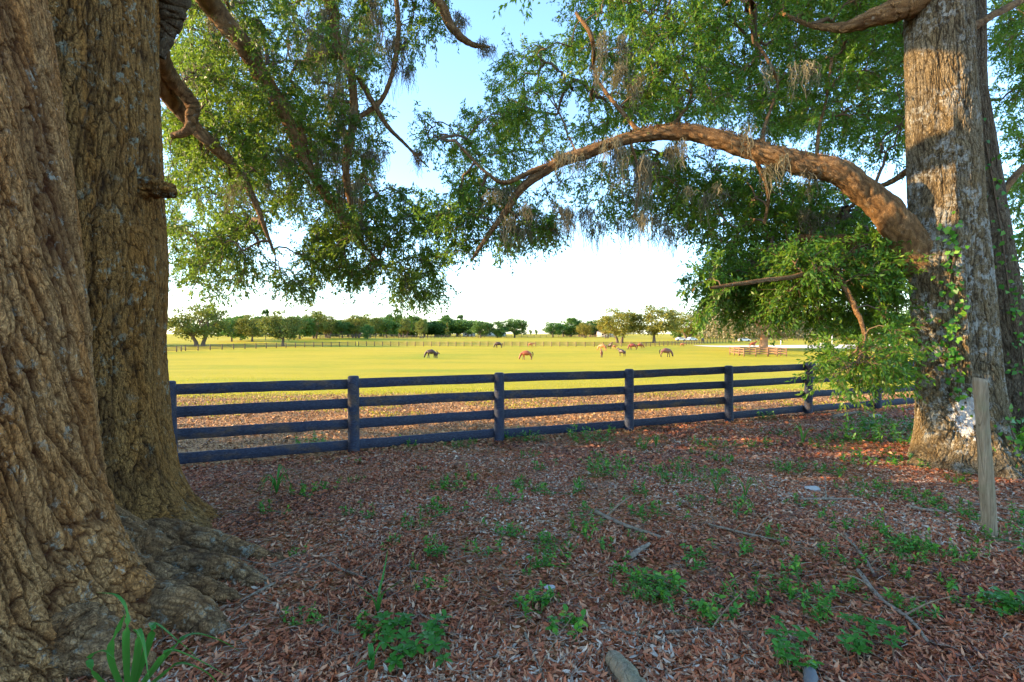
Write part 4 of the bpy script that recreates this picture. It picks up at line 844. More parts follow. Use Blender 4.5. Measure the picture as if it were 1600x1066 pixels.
# strap-leaved plants
def straps(name, base, blades, wdt, label):
    """blades: list of control point lists in world space"""
    root_ = empty(name, tuple(base), label=label, cat='plant')
    for bl in blades:
        n = 22; C = spline(bl, n); T = nrm(np.gradient(C, axis=0)); S = nrm(np.cross(T, [0.0, 0.3, 1.0])); t = np.linspace(0, 1, n)
        wv = wdt * np.minimum(1, .45 + t * 3) * (1 - t ** 3.5) + .0008; N = np.cross(S, T)
        V = np.stack([C - S * wv[:, None] + N * wv[:, None] * .45, C, C + S * wv[:, None] + N * wv[:, None] * .45], 1).reshape(-1, 3); k = np.arange(n - 1)
        F = np.concatenate([np.stack([k * 3, k * 3 + 1, k * 3 + 4, k * 3 + 3], -1), np.stack([k * 3 + 1, k * 3 + 2, k * 3 + 5, k * 3 + 4], -1)])
        mesh_np('leaf', V - base, F, MAT['blade'], root_, rnd=np.full(len(F), RNG.random() * .7), smooth=True)
bd = 2.35
B0 = at_ground(200, 1110)
def bl(*pts): return [B0] + [at(a, b, d) for a, b, d in pts]
straps('strap_leaved_plant', B0, [
    bl((196, 1010, 2.3), (197, 960, 2.3), (182, 932, 2.32), (150, 926, 2.35)),
    bl((215, 1020, 2.3), (213, 985, 2.28), (222, 1000, 2.25), (232, 1060, 2.2)),
    bl((172, 1030, 2.3), (185, 985, 2.3), (195, 960, 2.3)),
    bl((235, 1000, 2.35), (240, 975, 2.38), (275, 1000, 2.4), (312, 1030, 2.45)),
    bl((265, 1020, 2.35), (300, 992, 2.42), (340, 1000, 2.5), (375, 1018, 2.6)),
    bl((245, 1040, 2.3), (265, 1017, 2.3), (305, 1030, 2.35), (358, 1058, 2.4)),
    bl((250, 1060, 2.3), (280, 1038, 2.3), (320, 1050, 2.35), (345, 1075, 2.4)),
    bl((150, 1060, 2.25), (140, 1030, 2.25), (160, 1018, 2.25), (180, 1030, 2.25))], .014, 'long arching strap leaves at the foot of the left oak')
def tuft(px, py, n, h, wdt, label, up=.3):
    b = at_ground(px, py); bls = []
    for k in range(n):
        a = k / n * 2 * PI + random.random(); L = h * random.uniform(.6, 1.1); o = np.array([math.cos(a), math.sin(a), 0])
        bls.append([b, b + o * L * .15 + [0, 0, L * .55], b + o * L * .45 + [0, 0, L * .8], b + o * L * .85 + [0, 0, L * up * random.uniform(.6, 1.4)]])
    straps('grass_tuft', b, bls, wdt, label)
tuft(432, 775, 16, .36, .007, 'pale green arching grass tuft between the left oak and the fence')
tuft(1120, 775, 8, .25, .005, 'thin grass tuft in the litter at middle right')
tuft(1165, 780, 9, .30, .005, 'taller thin grass tuft right of its neighbour in the litter')
tuft(1255, 695, 10, .42, .006, 'upright grass tuft in front of the fifth fence post', .8)
tuft(590, 965, 5, .26, .008, 'single upright sword-like leaf shoot left of the glossy leaf clump', 1.1)
tuft(1025, 700, 7, .26, .006, 'small arching grass tuft right of the third fence post')
tuft(580, 1062, 4, .16, .016, 'stubby cut strap-leaf base at the bottom edge left of centre', .6)

# ---------------------------------------------------------------- far trees
def far_crown(kind, n):
    if kind == 'oak':
        K = 80; c = rand_dir(K, .1) * (0.5 + .5 * RNG.random((K, 1))) * np.array([.47, .42, .42]) + np.array([0, 0, .56]); c[:, 2] = np.maximum(c[:, 2], .20 + .14 * RNG.random(K)); s = .075
    elif kind == 'dense':
        K = 46; c = rand_dir(K, .1) * (0.5 + .5 * RNG.random((K, 1))) * np.array([.44, .42, .46]) + np.array([0, 0, .50]); s = .085
    elif kind == 'pine':
        K = 26; z = .45 + .52 * RNG.random(K); c = rand_dir(K) * np.array([.24, .24, .05]) * (1.35 - z)[:, None] * 1.6; c[:, 2] += z; s = .05
    elif kind == 'cone':
        K = 40; z = .08 + .88 * RNG.random(K) ** 1.3; c = rand_dir(K) * np.array([.3, .3, .02]) * (1.05 - z)[:, None]; c[:, 2] += z; s = .05
    else:
        K = 30; c = rand_dir(K) * (0.5 + .5 * RNG.random((K, 1))) * np.array([.48, .45, .40]) + np.array([0, 0, .45]); s = .10
    i = RNG.integers(0, K, n); P = c[i] + RNG.normal(size=(n, 3)) * s * np.array([.75, .75, .55])
    rv = np.clip(.25 * RNG.random(K)[i] + .75 * RNG.random(n), 0, 1)
    return P, rv, c
def far_variant(kind, Wm, Hm, n, leaf, mat, name, trunks=1):
    P, rv, c = far_crown(kind, n); P = P * np.array([Wm, Wm, Hm]); c = c * np.array([Wm, Wm, Hm])
    r = empty(name); L = leaf * (.6 + .8 * RNG.random(n))
    D = rand_dir(n); V, F = leaf_quads(P - D * L[:, None] * .5, D, rand_dir(n, .5), L, L * .75); mesh_np('crown', V, F, mat, r, rnd=rv)
    parts = []
    for t in range(trunks):
        bx = (t - (trunks - 1) / 2) * Wm * .10; lean = bx * 1.4 + random.uniform(-.3, .3); hz = Hm * (.36 if kind in ('oak', 'dense') else .9)
        q = np.array([[bx, 0, -.5], [bx * 1.05, .05, Hm * .08], [bx + lean * .4, 0, hz * .5], [bx + lean, .1, hz]]); rr = np.array([1.25, .9, .75, .45 if kind in ('oak', 'dense') else .12]) * Wm * (.034 if kind != 'pine' else .02)
        parts.append(tubes(spline(q, 10)[None], np.interp(np.linspace(0, 1, 10), np.linspace(0, 1, 4), rr)[None], 10))
        if kind in ('oak', 'dense'):
            for m in range(7):
                e = c[RNG.integers(0, len(c))]; s0 = q[2] + (q[3] - q[2]) * random.random(); g = np.array([s0, s0 * .6 + e * .4 + [0, 0, Hm * .03], e])
                parts.append(tubes(spline(g, 7)[None], np.linspace(Wm * .017, Wm * .004, 7)[None], 6))
    V, F = join(parts); mesh_np('trunk', V, F, MAT['far_bark'], r, smooth=True); return r
VAR = {'oak': [far_variant('oak', 14, 10, 7500, .42, MAT['far_leaf'], 'oak_tree', k + 1) for k in (1, 0, 2)],
       'gold': [far_variant('oak', 14, 11, 7500, .42, MAT['far_yellow'], 'oak_tree', k) for k in (2, 1)],
       'dense': [far_variant('dense', 9, 10, 5200, .42, MAT['far_green'], 'broadleaf_tree', 1) for _ in range(3)],
       'pine': [far_variant('pine', 7, 16, 1700, .45, MAT['far_green'], 'pine_tree', 1) for _ in range(2)],
       'cone': [far_variant('cone', 4, 7, 900, .35, MAT['far_leaf'], 'conifer', 1)],
       'bush': [far_variant('bush', 5, 4, 1500, .35, MAT['far_yellow'], 'bush', 1), far_variant('bush', 5, 4, 1500, .35, MAT['far_green'], 'bush', 1)]}
DIM = {'oak': (14, 10), 'gold': (14, 11), 'dense': (8.5, 10), 'pine': (5, 16), 'cone': (2.6, 7), 'bush': (5, 3.6)}
used = set()
def ftree(kind, px, by, ty, wpx, label, group=None, cat='tree', v=None, d=None):
    v = random.randrange(len(VAR[kind])) if v is None else v; pr = VAR[kind][v]
    if (kind, v) in used: o = copy_tree(pr)
    else: o = pr; used.add((kind, v))
    p = at_ground(px, by) if d is None else np.array([at(px, by, d)[0], d, 0]);
    if d is not None: p[2] = gz(p[0], p[1])
    dd = p[1]; ztop = CAM_H + (522 - ty) * dd / FPX; h = (ztop - p[2]) * 1.06; wd = wpx * dd / FPX * 1.12
    o.location = (p[0], p[1], p[2]); o.scale = (wd / DIM[kind][0], wd / DIM[kind][0], h / DIM[kind][1]); o.rotation_euler = (0, 0, random.uniform(-.4, .4))
    return tag(o, label, cat, group)
ftree('oak', 312, 541, 480, 84, 'big spreading live oak just right of the left trunk, two trunks on the pasture edge', v=0)
ftree('dense', 362, 534, 495, 34, 'dark green tree behind and right of the big live oak')
ftree('dense', 376, 532, 491, 34, 'rounded dark tree behind the olive-brown tree')
ftree('oak', 394, 534, 494, 44, 'olive-brown bushy tree right of the dark tree', v=1)
ftree('oak', 442, 541, 489, 64, 'live oak with a short orange trunk standing forward on the pasture edge', v=1)
ftree('pine', 415, 531, 486, 16, 'thin pine top poking above the oaks at left')
G1 = 'trees in the long far belt left of centre'
for k, (px, by, ty, wd) in enumerate(((468, 530, 491, 44), (492, 529, 489, 42), (512, 528, 496, 36), (535, 528, 500, 34), (556, 528, 495, 40), (578, 528, 493, 42), (604, 528, 497, 38), (630, 527, 500, 38), (648, 526, 504, 30), (668, 526, 505, 30), (684, 526, 503, 26), (735, 525, 507, 26), (704, 525, 506, 34))):
    ftree('oak' if k % 3 else 'dense', px, by, ty, wd, 'dark oak in the continuous far belt of trees left of centre', G1)
for k, (px, ty, wd) in enumerate((*[(x_, random.uniform(493, 502), 48) for x_ in range(340, 740, 17)], *[(x_, 506, 34) for x_ in (880, 905, 930)])): ftree('dense', px, 526.2, ty, wd, 'dark tree filling the shadowed back row of the far belt', 'back row of the far belt')
ftree('dense', 574, 530, 508, 20, 'small bright green round tree before the far belt')
for px, ty in ((549, 494), (608, 493), (623, 494), (641, 498)): ftree('pine', px, 526, ty, 15, 'slim pine rising out of the far belt left of centre', 'slim pines in the far belt')
ftree('pine', 697, 525, 494, 16, 'left one of two tall pines near the centre gap'); ftree('pine', 719, 525, 494, 15, 'right one of two tall pines near the centre gap')
ftree('oak', 659, 529, 501, 19, 'pale brownish tree standing before the belt, left of the tall pines', v=2)
ftree('cone', 699, 527, 505, 8, 'narrow golden conifer under the left tall pine'); ftree('cone', 716, 526, 514, 7, 'small narrow conifer under the right tall pine')
ftree('dense', 751, 528, 500, 32, 'leftmost tree of the rounded clump by the centre gap'); ftree('dense', 777, 528, 500, 34, 'middle tree of the rounded clump by the centre gap'); ftree('dense', 804, 528, 496, 38, 'tallest rightmost tree of the rounded clump by the centre gap')
ftree('bush', 829, 522, 515, 5, 'tiny round tree on the horizon, left of two', cat='tree', d=520, v=1); ftree('bush', 838, 522, 515, 5, 'tiny round tree on the horizon, right of two', cat='tree', d=520, v=1)
ftree('dense', 864, 527, 502, 32, 'round dark tree right of the open horizon gap'); ftree('dense', 892, 526, 497, 38, 'dark tree second right of the open horizon gap')
ftree('dense', 922, 526, 499, 36, 'dark tree behind the bright round one'); ftree('gold', 914, 528, 506, 28, 'bright yellow-green round tree left of the golden oaks')
ftree('gold', 968, 536, 484, 64, 'tall golden-green oak above the group of horses', v=0); ftree('gold', 1022, 536, 480, 72, 'wide golden-green oak above the grazing bay horse', v=1)
for px, by, ty, wd in ((948, 529, 500, 30), (1075, 530, 490, 60), (1120, 529, 487, 60), (1160, 528, 492, 56)): ftree('gold', px, by, ty, wd, 'golden-leaved oak in the far row behind the right foliage', 'golden oaks behind the right foliage')
for px in range(1060, 1480, 24): ftree('bush', px, 529, 509 + random.uniform(-3, 3), 30, 'yellow-green bush in the hedge behind the far pasture fence', 'bushes along the far hedge', cat='bush')
for px in range(1215, 1720, 42): ftree(random.choice(('oak', 'gold', 'dense')), px, 527, 480 + random.uniform(-6, 8), 58, 'tree in the far belt glimpsed through the right oak foliage', 'trees glimpsed behind the right oak')
for px in (225, 185, 140, 90): ftree('oak', px, 540, 485, 70, 'far oak hidden behind the left trunk', 'far oaks behind the left trunk')
# the big moss-hung oak inside the guard fence
p = at_ground(1193, 547); moak = empty('oak_tree', tuple(p), label='huge moss-hung live oak with orange-lit trunk inside the small guard fence', cat='tree')
P, rv, c = far_crown('oak', 15000); S = np.array([34, 24, 19]); P = P * S; c = c * S; P[:, 2] -= 2.2; c[:, 2] -= 2.2; P[:, 2] = np.maximum(P[:, 2], 3.2 + RNG.random(len(P))); L = .5 * (.6 + .8 * RNG.random(len(P)))
D = nrm(rand_dir(len(P)) + np.array([0, 0, -.7])); V, F = leaf_quads(P, D, rand_dir(len(P)), L * 1.3, L * .5); mesh_np('crown', V, F, MAT['moss_leaf'], moak, rnd=rv)
parts = [tubes(spline([(0, 0, -.6), (0, 0, .8), (.1, 0, 3), (.3, 0, 5.2)], 14)[None], np.interp(np.linspace(0, 1, 14), [0, .2, .6, 1], [1.5, 1.05, .9, .8])[None], 16)]
for a, b_ in (((.3, 0, 4.8), (4.0, -1, 6.6)), ((.2, 0, 4.8), (-3.5, -1, 8)), ((.3, 0, 5), (1, 0, 10)), ((2.5, -.6, 5.9), (9, -2, 6.2)), ((-1, 0, 6), (-8, -1, 7.5)), ((.5, 0, 5), (5, 3, 10)), ((6, -1.5, 6.4), (13, -3, 5.6))):
    a, b_ = np.array(a), np.array(b_); parts.append(tubes(spline([a, a * .6 + b_ * .4 + [0, 0, .6], b_], 10)[None], np.linspace(.62 if abs(a[0]) < 1 else .4, .18, 10)[None], 10))
V, F = join(parts); mesh_np('trunk', V, F, MAT['moak_bark'], moak, smooth=True)

# trees further along the oak row, outside the picture on the left: they shade the foreground as in the photograph
for k, (x, y, wd, h) in enumerate(((-15, 1.5, 12, 7.6), (-20, 4.6, 11, 7.8), (-26, 0.5, 12, 8.5))):
    o = copy_tree(VAR['oak'][k]); o.location = (x, y, 0); o.scale = (wd / 14, wd / 14, h / 10); o.rotation_euler = (0, 0, k * 1.3)
    tag(o, 'oak of the same row standing outside the picture to the left', 'tree', 'oaks outside the picture that shade the foreground')

# ---------------------------------------------------------------- far fences
FD = plain('far_fence_boards', (0.13, 0.085, 0.05), 0.8, 0.3, 2); FB = plain('brown_fence_boards', (0.22, 0.12, 0.06), 0.8, 0.3, 2)
def far_fence(pts, label, hgt=1.35, rails=4, mat=FD, step=2.44, ths=.12, name='board_fence', skip=1):
    W = [at_ground(*p) if len(p) == 2 else np.array(p) for p in pts]; P = [W[0]]
    for a, b in zip(W[:-1], W[1:]):
        L = np.linalg.norm((b - a)[:2]); m = max(1, int(round(L / step)))
        for i in range(1, m + 1): q = a + (b - a) * i / m; P.append(q)
    P = np.array(P); P[:, 2] = gz(P[:, 0], P[:, 1]); O = P[0].copy(); r = empty(name, tuple(O), label=label, cat='fence')
    V0, F0 = box(-.09, .09, -.09, .09, -.2, hgt + .06); proto = None
    idx = list(range(len(P)))
    if len(idx) > 98: idx = idx[:98]
    for i in idx:
        if proto is None: proto = mesh_np('post', V0, F0, mat, r)
        else: q = proto.copy(); COL.objects.link(q); q.parent = r; proto2 = q; q.location = tuple(P[i] - O)
    for k in range(rails):
        z = hgt - .08 - k * (hgt - .15) / rails; parts = []
        for a, b in zip(P[:-1], P[1:]): parts.append(bar(a - O + [0, -.12, z], b - O + [0, -.12, z], ths, .04, 2, 0))
        V, F = join(parts); mesh_np('rail', V, F, mat, r)
far_fence([(560, 541), (700, 541.5), (800, 541.5), (900, 542), (1000, 542)], 'long dark board fence crossing the pasture behind the horses')
far_fence([(1002, 542.2), (1050, 540), (1100, 537), (1160, 534), (1230, 532.5)], 'dark board fence climbing toward the right behind the bay horse')
far_fence([(1240, 532.5), (1330, 532), (1420, 532)], 'far fence line behind the sandy track')
far_fence([(150, 556), (276, 550), (290, 548.5), (400, 545), (556, 541)], 'dark board fence below the live oaks at left')
far_fence([(500, 529.5), (600, 529), (700, 528.5), (800, 528)], 'distant dark fence under the far belt of trees', step=4, hgt=1.7)
far_fence([(805, 528), (900, 527.5), (960, 528)], 'distant dark fence under the round trees right of the gap', step=4, hgt=1.7)
# guard fence round the moss oak: a square
g0 = at_ground(1158, 557); g1 = at_ground(1234, 558); g0[1] = g1[1] = (g0[1] + g1[1]) / 2; gw = g1[0] - g0[0]
mid = (g0 + g1) / 2; mid[0] = g0[0] + gw * .56
far_fence([tuple(mid), tuple(g0), (g0[0], g0[1] + 6.5, 0), (g1[0], g1[1] + 6.5, 0), tuple(g1), (mid[0] + .1, mid[1], 0)], 'small square rail fence guarding the moss-hung oak', hgt=1.6, rails=3, mat=FB, step=2.3, ths=.22, name='guard_fence')

# water trough on the track
p = at_ground(1287, 540.5); r = empty('water_trough', tuple(p), label='small white trough standing on the sandy track', cat='trough')
WH = plain('white_enamel', (0.7, 0.68, 0.62), 0.5, 0.1, 3)
V, F = join([box(-1, 1, -.5, -.42, 0, .8), box(-1, 1, .42, .5, 0, .8), box(-1, -.92, -.42, .42, 0, .8), box(.92, 1, -.42, .42, 0, .8), box(-.92, .92, -.42, .42, 0.1, .2)]); mesh_np('tub', V, F, WH, r)
V, F = box(-.9, .9, -.4, .4, .6, .62); mesh_np('water', V, F, plain('trough_water', (0.05, 0.07, 0.08), 0.1, 0.1, 3, 0.5), r)

# ---------------------------------------------------------------- houses, cars, poles far off
WALL = plain('cream_wall', (0.62, 0.58, 0.50), 0.8, 0.08, 1); ROOF = plain('grey_shingle', (0.16, 0.15, 0.15), 0.9, 0.25, 2); GLS = plain('dark_glass', (0.03, 0.04, 0.05), 0.15, 0.2, 2, 0.5)
def house(px, by, wpx, hpx, label, d=330, door=True):
    c = at(px, by, d); z = float(gz(c[0], d)); W = wpx * d / FPX; h = 3.2; r = empty('house', (c[0], d, z), label=label, cat='house'); D = 8
    V, F = box(-W / 2, W / 2, -D / 2, D / 2, -.5, h); mesh_np('wall', V, F, WALL, r); e = .6; rh = 1.5
    V = np.array([(-W / 2 - e, -D / 2 - e, h), (W / 2 + e, -D / 2 - e, h), (W / 2 + e, D / 2 + e, h), (-W / 2 - e, D / 2 + e, h), (-W / 2 + 2.5, 0, h + rh), (W / 2 - 2.5, 0, h + rh)]) + [0, 0, .01]
    Fq = np.array([(0, 1, 5, 4), (2, 3, 4, 5), (1, 2, 5, 5), (3, 0, 4, 4), (3, 2, 1, 0)])
    me = bpy.data.meshes.new('roof'); me.from_pydata([tuple(v) for v in V], [], [(0, 1, 5, 4), (2, 3, 4, 5), (1, 2, 5), (3, 0, 4), (3, 2, 1, 0)]); o = bpy.data.objects.new('roof', me); COL.objects.link(o); me.materials.append(ROOF); o.parent = r
    n = max(2, int(W / 4))
    for i in range(n):
        x = -W / 2 + (i + .5) * W / n
        if i == n // 2 and door: V, F = box(x - .5, x + .5, -D / 2 - .05, -D / 2 + .02, 0, 2.1); mesh_np('door', V, F, ROOF, r)
        else: V, F = box(x - .7, x + .7, -D / 2 - .05, -D / 2 + .02, 1, 2.2); mesh_np('window', V, F, GLS, r)
house(733, 525, 18, 5, 'low pale house with grey roof right of the tall pines', 360)
house(771, 526, 38, 5, 'long low white building showing under the rounded tree clump', 370)
house(946, 526, 24, 6, 'white building left of the golden oaks', 340)
CP = plain('white_car_paint', (0.72, 0.72, 0.70), 0.3, 0.05, 1, 0.5); TY_ = plain('tyre_rubber', (0.03, 0.03, 0.03), 0.9, 0.1, 3)
def car(px, by, rz, label, d=220):
    c = at(px, by, d); z = float(gz(c[0], d)); r = empty('parked_car', (c[0], d, z + .05), rz, label=label, cat='car', group='white cars far off')
    prof = [(-2.2, .35), (2.2, .35), (2.25, .75), (1.5, .95), (.7, 1.45), (-1.1, 1.5), (-1.9, 1.0), (-2.25, .9)]
    V = np.array([(x, s, zz) for s in (-.85, .85) for x, zz in prof]); me = bpy.data.meshes.new('body'); k = 8
    me.from_pydata([tuple(v) for v in V], [], [tuple(range(7, -1, -1)), tuple(range(8, 16))] + [(i, (i + 1) % 8, 8 + (i + 1) % 8, 8 + i) for i in range(8)]); o = bpy.data.objects.new('body', me); COL.objects.link(o); me.materials.append(CP); o.parent = r
    V, F = box(-1.0, .9, -.87, .87, 1.0, 1.32); mesh_np('window', V, F, GLS, r)
    for x in (-1.4, 1.4):
        for y in (-.8, .8):
            q = np.array([[x, y - .1, .33], [x, y + .1, .33]]); V, F = tubes(q[None], np.array([[.33, .33]]), 14); F = np.vstack([F, [[i, i + 1, 12 - i, 13 - i] for i in range(6)], [[14 + i, 15 + i, 26 - i, 27 - i] for i in range(6)]]); mesh_np('wheel', V, F, TY_, r)
car(1064, 527, 0, 'white car left of a pair parked beyond the far fence'); car(1081, 527, .3, 'white car right of a pair parked beyond the far fence'); car(1163, 529, 0, 'white car parked left of the moss-hung oak', 200)
for px, ty, lb in ((1220, 512, 'white pole nearest the moss-hung oak'), (1300, 520, 'short white pole in the middle behind the sandy track'), (1363, 512, 'white pole farthest right behind the low foliage')):
    c = at(px, 531, 165); z = float(gz(c[0], 165)); h = CAM_H + (522 - ty) * 165 / FPX - z
    q = np.array([[0, 0, -.3], [0, 0, h * .5], [0, 0, h], [0, 0, h + .1]]); V, F = tubes(q[None], np.array([[.16, .15, .14, .03]]), 10)
    tag(mesh_np('white_pole', V, F, WH, smooth=True, loc=(c[0], 165, z)), lb, 'pole', 'white poles by the far fence')

# ---------------------------------------------------------------- horses
def skin_body(name, J, E, mat, root_v=0, sub=2):
    me = bpy.data.meshes.new(name); me.from_pydata([j[:3] for j in J], E, []); o = bpy.data.objects.new(name, me); COL.objects.link(o)
    sk = o.modifiers.new('s', 'SKIN'); sk.use_smooth_shade = True; sb = o.modifiers.new('d', 'SUBSURF'); sb.levels = sub; sb.render_levels = sub
    for i, j in enumerate(J):
        v = me.skin_vertices[0].data[i]; v.radius = (j[3], j[4] if len(j) > 4 else j[3]); v.use_root = (i == root_v)
    dg = bpy.context.evaluated_depsgraph_get(); dg.update(); ev = o.evaluated_get(dg); m2 = bpy.data.meshes.new_from_object(ev)
    bpy.data.objects.remove(o); m2.materials.clear(); m2.materials.append(mat); m2.polygons.foreach_set('use_smooth', [True] * len(m2.polygons)); return m2
def coat(name, col, leg, leg_h=0.45):
    m = M(name, 0.45, 0.4); sx = m.n('ShaderNodeSeparateXYZ'); m.l(m.tc.outputs['Object'], sx.inputs[0])
    n = m.noise(m.tc.outputs['Object'], 3, 4); f = m.ramp(m.math('ADD', m.math('DIVIDE', sx.outputs[2], leg_h * 2), m.math('MULTIPLY', m.math('SUBTRACT', n, .5), .2)), [(0.35, 0.0), (0.6, 1.0)])
    m.base(m.mix(f, leg, m.mix(n, tuple(c * .75 for c in col), tuple(c * 1.2 for c in col)))); return m.m
COATS = {'chestnut': coat('chestnut_coat', (0.30, 0.075, 0.022), (0.20, 0.06, 0.03)), 'bay': coat('bay_coat', (0.17, 0.065, 0.04), (0.02, 0.015, 0.014)), 'dark': coat('dark_brown_coat', (0.055, 0.026, 0.018), (0.015, 0.012, 0.011)),
         'orange': coat('light_chestnut_coat', (0.48, 0.17, 0.05), (0.35, 0.14, 0.06)), 'red': coat('red_brown_coat', (0.24, 0.05, 0.03), (0.03, 0.015, 0.012)), 'black': coat('black_coat', (0.02, 0.017, 0.018), (0.012, 0.012, 0.012))}
HAIR = plain('dark_horse_hair', (0.03, 0.018, 0.014), 0.6, 0.3, 8)
def horse_mesh(pose, foal=False):
    s = .98
    if foal: lg, ln, th = 1.0, .72, .78
    else: lg, ln, th = 1.0, 1.0, 1.0
    J = [(-.72 * ln, 0, 1.30, .26 * th, .27 * th), (-.32 * ln, 0, 1.20, .27 * th, .29 * th), (.12 * ln, 0, 1.18, .27 * th, .31 * th), (.52 * ln, 0, 1.24, .22 * th, .30 * th)]
    E = [(0, 1), (1, 2), (2, 3)]
    if pose == 'graze': nk = [(.80 * ln, 0, 1.18, .13, .20), (1.02 * ln, 0, .90, .10, .15), (1.18 * ln, 0, .60, .10, .12), (1.24 * ln, 0, .36, .09, .11), (1.30 * ln, 0, .10, .05, .06)]
    elif pose == 'half': nk = [(.80 * ln, 0, 1.36, .13, .20), (1.06 * ln, 0, 1.42, .10, .14), (1.28 * ln, 0, 1.40, .10, .12), (1.48 * ln, 0, 1.24, .09, .10), (1.62 * ln, 0, 1.04, .055, .06)]
    else: nk = [(.76 * ln, 0, 1.46, .13, .20), (.94 * ln, 0, 1.68, .10, .15), (1.08 * ln, 0, 1.88, .10, .12), (1.26 * ln, 0, 1.82, .09, .11), (1.52 * ln, 0, 1.62, .05, .06)]
    k = 4
    nk = [(x, y, z, a * (th if i < 2 else .9 if foal else 1), b * (th if i < 2 else .9 if foal else 1)) for i, (x, y, z, a, b) in enumerate(nk)]
    J += nk; E += [(3, 4), (4, 5), (5, 6), (6, 7), (7, 8)]; n = 9
    for sd in (-1, 1):
        st = sd * .07
        J += [(-.72 * ln, sd * .14 * th, 1.02, .15 * th, .19 * th), (-.60 * ln + st, sd * .17 * th, .80, .09 * th, .13 * th), (-.86 * ln + st, sd * .15 * th, .50, .055, .07), (-.82 * ln + st, sd * .15 * th, .28, .035, .04), (-.80 * ln + st, sd * .15 * th, .12, .042, .045), (-.76 * ln + st, sd * .15 * th, .02, .055, .06)]
        E += [(0, n), (n, n + 1), (n + 1, n + 2), (n + 2, n + 3), (n + 3, n + 4), (n + 4, n + 5)]; n += 6
        J += [(.50 * ln, sd * .13 * th, .96, .11 * th, .15 * th), (.50 * ln - st, sd * .14 * th, .72, .06, .075), (.52 * ln - st * 1.6, sd * .14 * th, .46, .05, .055), (.50 * ln - st * 1.8, sd * .14 * th, .26, .034, .038), (.50 * ln - st * 2, sd * .14 * th, .12, .042, .045), (.55 * ln - st * 2, sd * .14 * th, .02, .055, .06)]
        E += [(3, n), (n, n + 1), (n + 1, n + 2), (n + 2, n + 3), (n + 3, n + 4), (n + 4, n + 5)]; n += 6
    return J, E, nk, ln
HC = {}
def horse(pose, foal, coatn, px, py, rz, label, scale=1.0, group='horses grazing in the pasture'):
    key = (pose, foal)
    if key not in HC: HC[key] = horse_mesh(pose, foal)
    J, E, nk, ln = HC[key]; J = [(*j[:3], *(r_ * (1.62 if i < 4 else 1.45 if i < 9 else 1.5) for r_ in j[3:])) for i, j in enumerate(J)]
    mk = (pose, foal, coatn)
    if mk not in HC:
        HC[mk] = skin_body('body', J, E, COATS[coatn])
    p = at_ground(px, py); nm = 'foal' if foal else 'horse'; r = empty(nm, tuple(p), rz, label=label, cat=nm, group=group); r.scale = (scale,) * 3
    o = bpy.data.objects.new('body', HC[mk]); COL.objects.link(o); o.parent = r
    x0 = -.95 * ln; q = spline([(x0 + .08, 0, 1.36), (x0 - .06, 0, 1.28), (x0 - .13, 0, 1.0), (x0 - .1, 0, .55 if not foal else .85)], 10); V, F = tubes(q[None], np.array([[.03, .05, .06, .07, .08, .085, .085, .08, .06, .02]]), 8); mesh_np('tail', V, F, HAIR, r, smooth=True)
    h0, h1 = np.array(nk[0][:3]), np.array(nk[2][:3]); q = []
    up = nrm(np.cross(np.array([0, 1.0, 0]), h1 - h0)) * -1
    up = up if up[2] > 0 or pose == 'graze' else -up
    if pose == 'graze': up = np.array([.75, 0, .66])
    else: up = np.array([-.7, 0, .7])
    for t in np.linspace(0, 1, 8): q.append(h0 + (h1 - h0) * t + up * np.interp(t, [0, .5, 1], [.19, .14, .12]))
    V, F = tubes(np.array(q)[None], np.array([[.02, .045, .05, .05, .05, .045, .04, .015]]), 6); V[:, 1] *= .6; mesh_np('mane', V, F, HAIR, r, smooth=True)
    for sd in (-1, 1):
        b = h1 + up * .09 + np.array([0, sd * .06, 0]); dirv = up * .14 if pose == 'graze' else np.array([-.02, 0, .15]); q = np.array([b, b + dirv * .5, b + dirv]); V, F = tubes(q[None], np.array([[.035, .03, .006]]), 6); mesh_np('ear', V, F, COATS[coatn], r, smooth=True)
    return r
horse('graze', False, 'dark', 674, 560, PI, 'dark brown mare grazing facing left with a foal at her side')
horse('half', True, 'dark', 681.5, 560, -.5, 'dark foal standing close behind the dark mare at left', .68)
horse('graze', False, 'chestnut', 823, 562.5, PI, 'bright chestnut horse grazing facing left at the centre of the pasture')
horse('graze', False, 'dark', 779, 544, PI, 'distant dark horse grazing near the far fence left of centre')
horse('half', False, 'orange', 829, 543, 0.2, 'distant light chestnut horse by the far fence above the centre horse', .8)
horse('stand', True, 'bay', 940, 559, -PI / 2 - .2, 'slim foal standing end-on apart from the group', .82)
horse('graze', False, 'orange', 941.5, 548, PI * .85, 'light chestnut horse grazing at the left of the middle group')
horse('stand', False, 'dark', 953, 545.5, -PI / 2 + .3, 'dark horse standing end-on in the middle group', .85)
horse('half', True, 'orange', 960, 546.5, .3, 'light orange foal beside the dark end-on horse', .75)
horse('stand', False, 'dark', 971.5, 557, PI * .72, 'dark bay horse standing with raised head in front of the middle group', .85)
horse('graze', False, 'red', 989, 547, PI, 'red-brown horse grazing below the golden oaks')
horse('graze', False, 'chestnut', 1000, 545, 0, 'chestnut horse grazing right of the red-brown one', .85)
horse('graze', False, 'bay', 1040, 558.5, 0, 'bay horse grazing facing right, nearest on the right of the herd', 1.08)
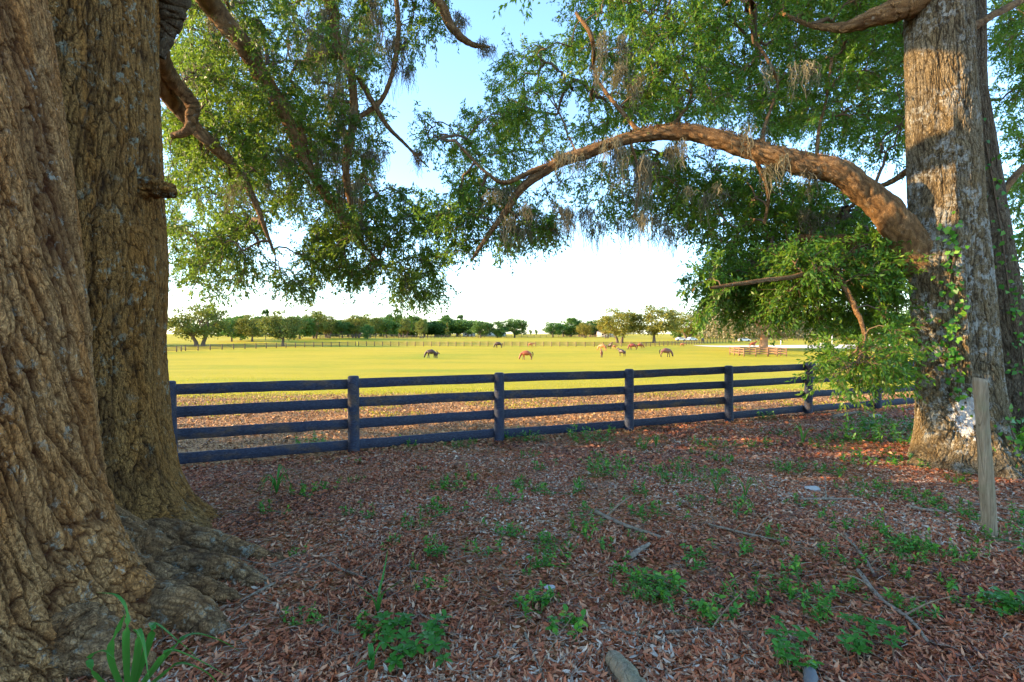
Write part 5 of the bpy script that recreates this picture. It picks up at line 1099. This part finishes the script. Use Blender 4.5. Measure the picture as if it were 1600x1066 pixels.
horse('half', False, 'orange', 1066, 542.5, 0, 'small brown horse lower beside the far fence right of the bay', .7)
horse('graze', False, 'black', 1098, 535, -PI / 2, 'black horse grazing behind the far fence')
horse('stand', False, 'chestnut', 1176, 543.5, 0, 'chestnut horse standing on the track left of the moss-hung oak', .95)

# every clump of moss and every belt tree gets a label of its own, by its place in the row
ORD = ['leftmost', 'second', 'third', 'fourth', 'fifth', 'sixth', 'seventh', 'eighth', 'ninth', 'tenth', 'eleventh', 'twelfth', 'thirteenth', 'fourteenth', 'fifteenth', 'sixteenth', 'seventeenth', 'eighteenth', 'nineteenth', 'twentieth', 'twenty-first', 'twenty-second', 'twenty-third', 'twenty-fourth', 'twenty-fifth', 'twenty-sixth', 'twenty-seventh', 'twenty-eighth', 'twenty-ninth', 'thirtieth', 'thirty-first']
def ordinal(test, fmt, bearing=True):
    L = sorted([o for o in bpy.data.objects if o.parent is None and 'label' in o.keys() and test(o)], key=lambda o: o.location.x / max(o.location.y, .1))
    for i, o in enumerate(L[:len(ORD)]): o['label'] = fmt % (ORD[i] if i == 0 else ORD[i] + ' from the left')
ordinal(lambda o: o['label'] == ML, 'grey-tan moss in the left oak, %s clump')
ordinal(lambda o: o['label'] == MR, 'grey-tan moss in the right oak, %s clump')
ordinal(lambda o: o.get('group') == G1, 'dark oak fronting the far belt left of centre, %s')
ordinal(lambda o: o.get('group') == 'broad-leaved weeds in the litter', 'low broad-leaved green weed in the litter, %s')
ordinal(lambda o: o.get('group') == 'golden oaks behind the right foliage', 'golden far oak behind the right foliage, %s')
ordinal(lambda o: o.get('group') == 'slim pines in the far belt', 'slim pine topping the far belt, %s')
ordinal(lambda o: o.get('group') == 'back row of the far belt', 'dark tree in the belt\'s shadowed back row, %s')
ordinal(lambda o: o.get('group') == 'bushes along the far hedge', 'yellow-green bush of the far hedge, %s')
ordinal(lambda o: o.get('group') == 'trees glimpsed behind the right oak', 'tree glimpsed through the right oak foliage, %s')
ordinal(lambda o: o.get('group') == 'far oaks behind the left trunk', 'far oak hidden behind the left trunk, %s')
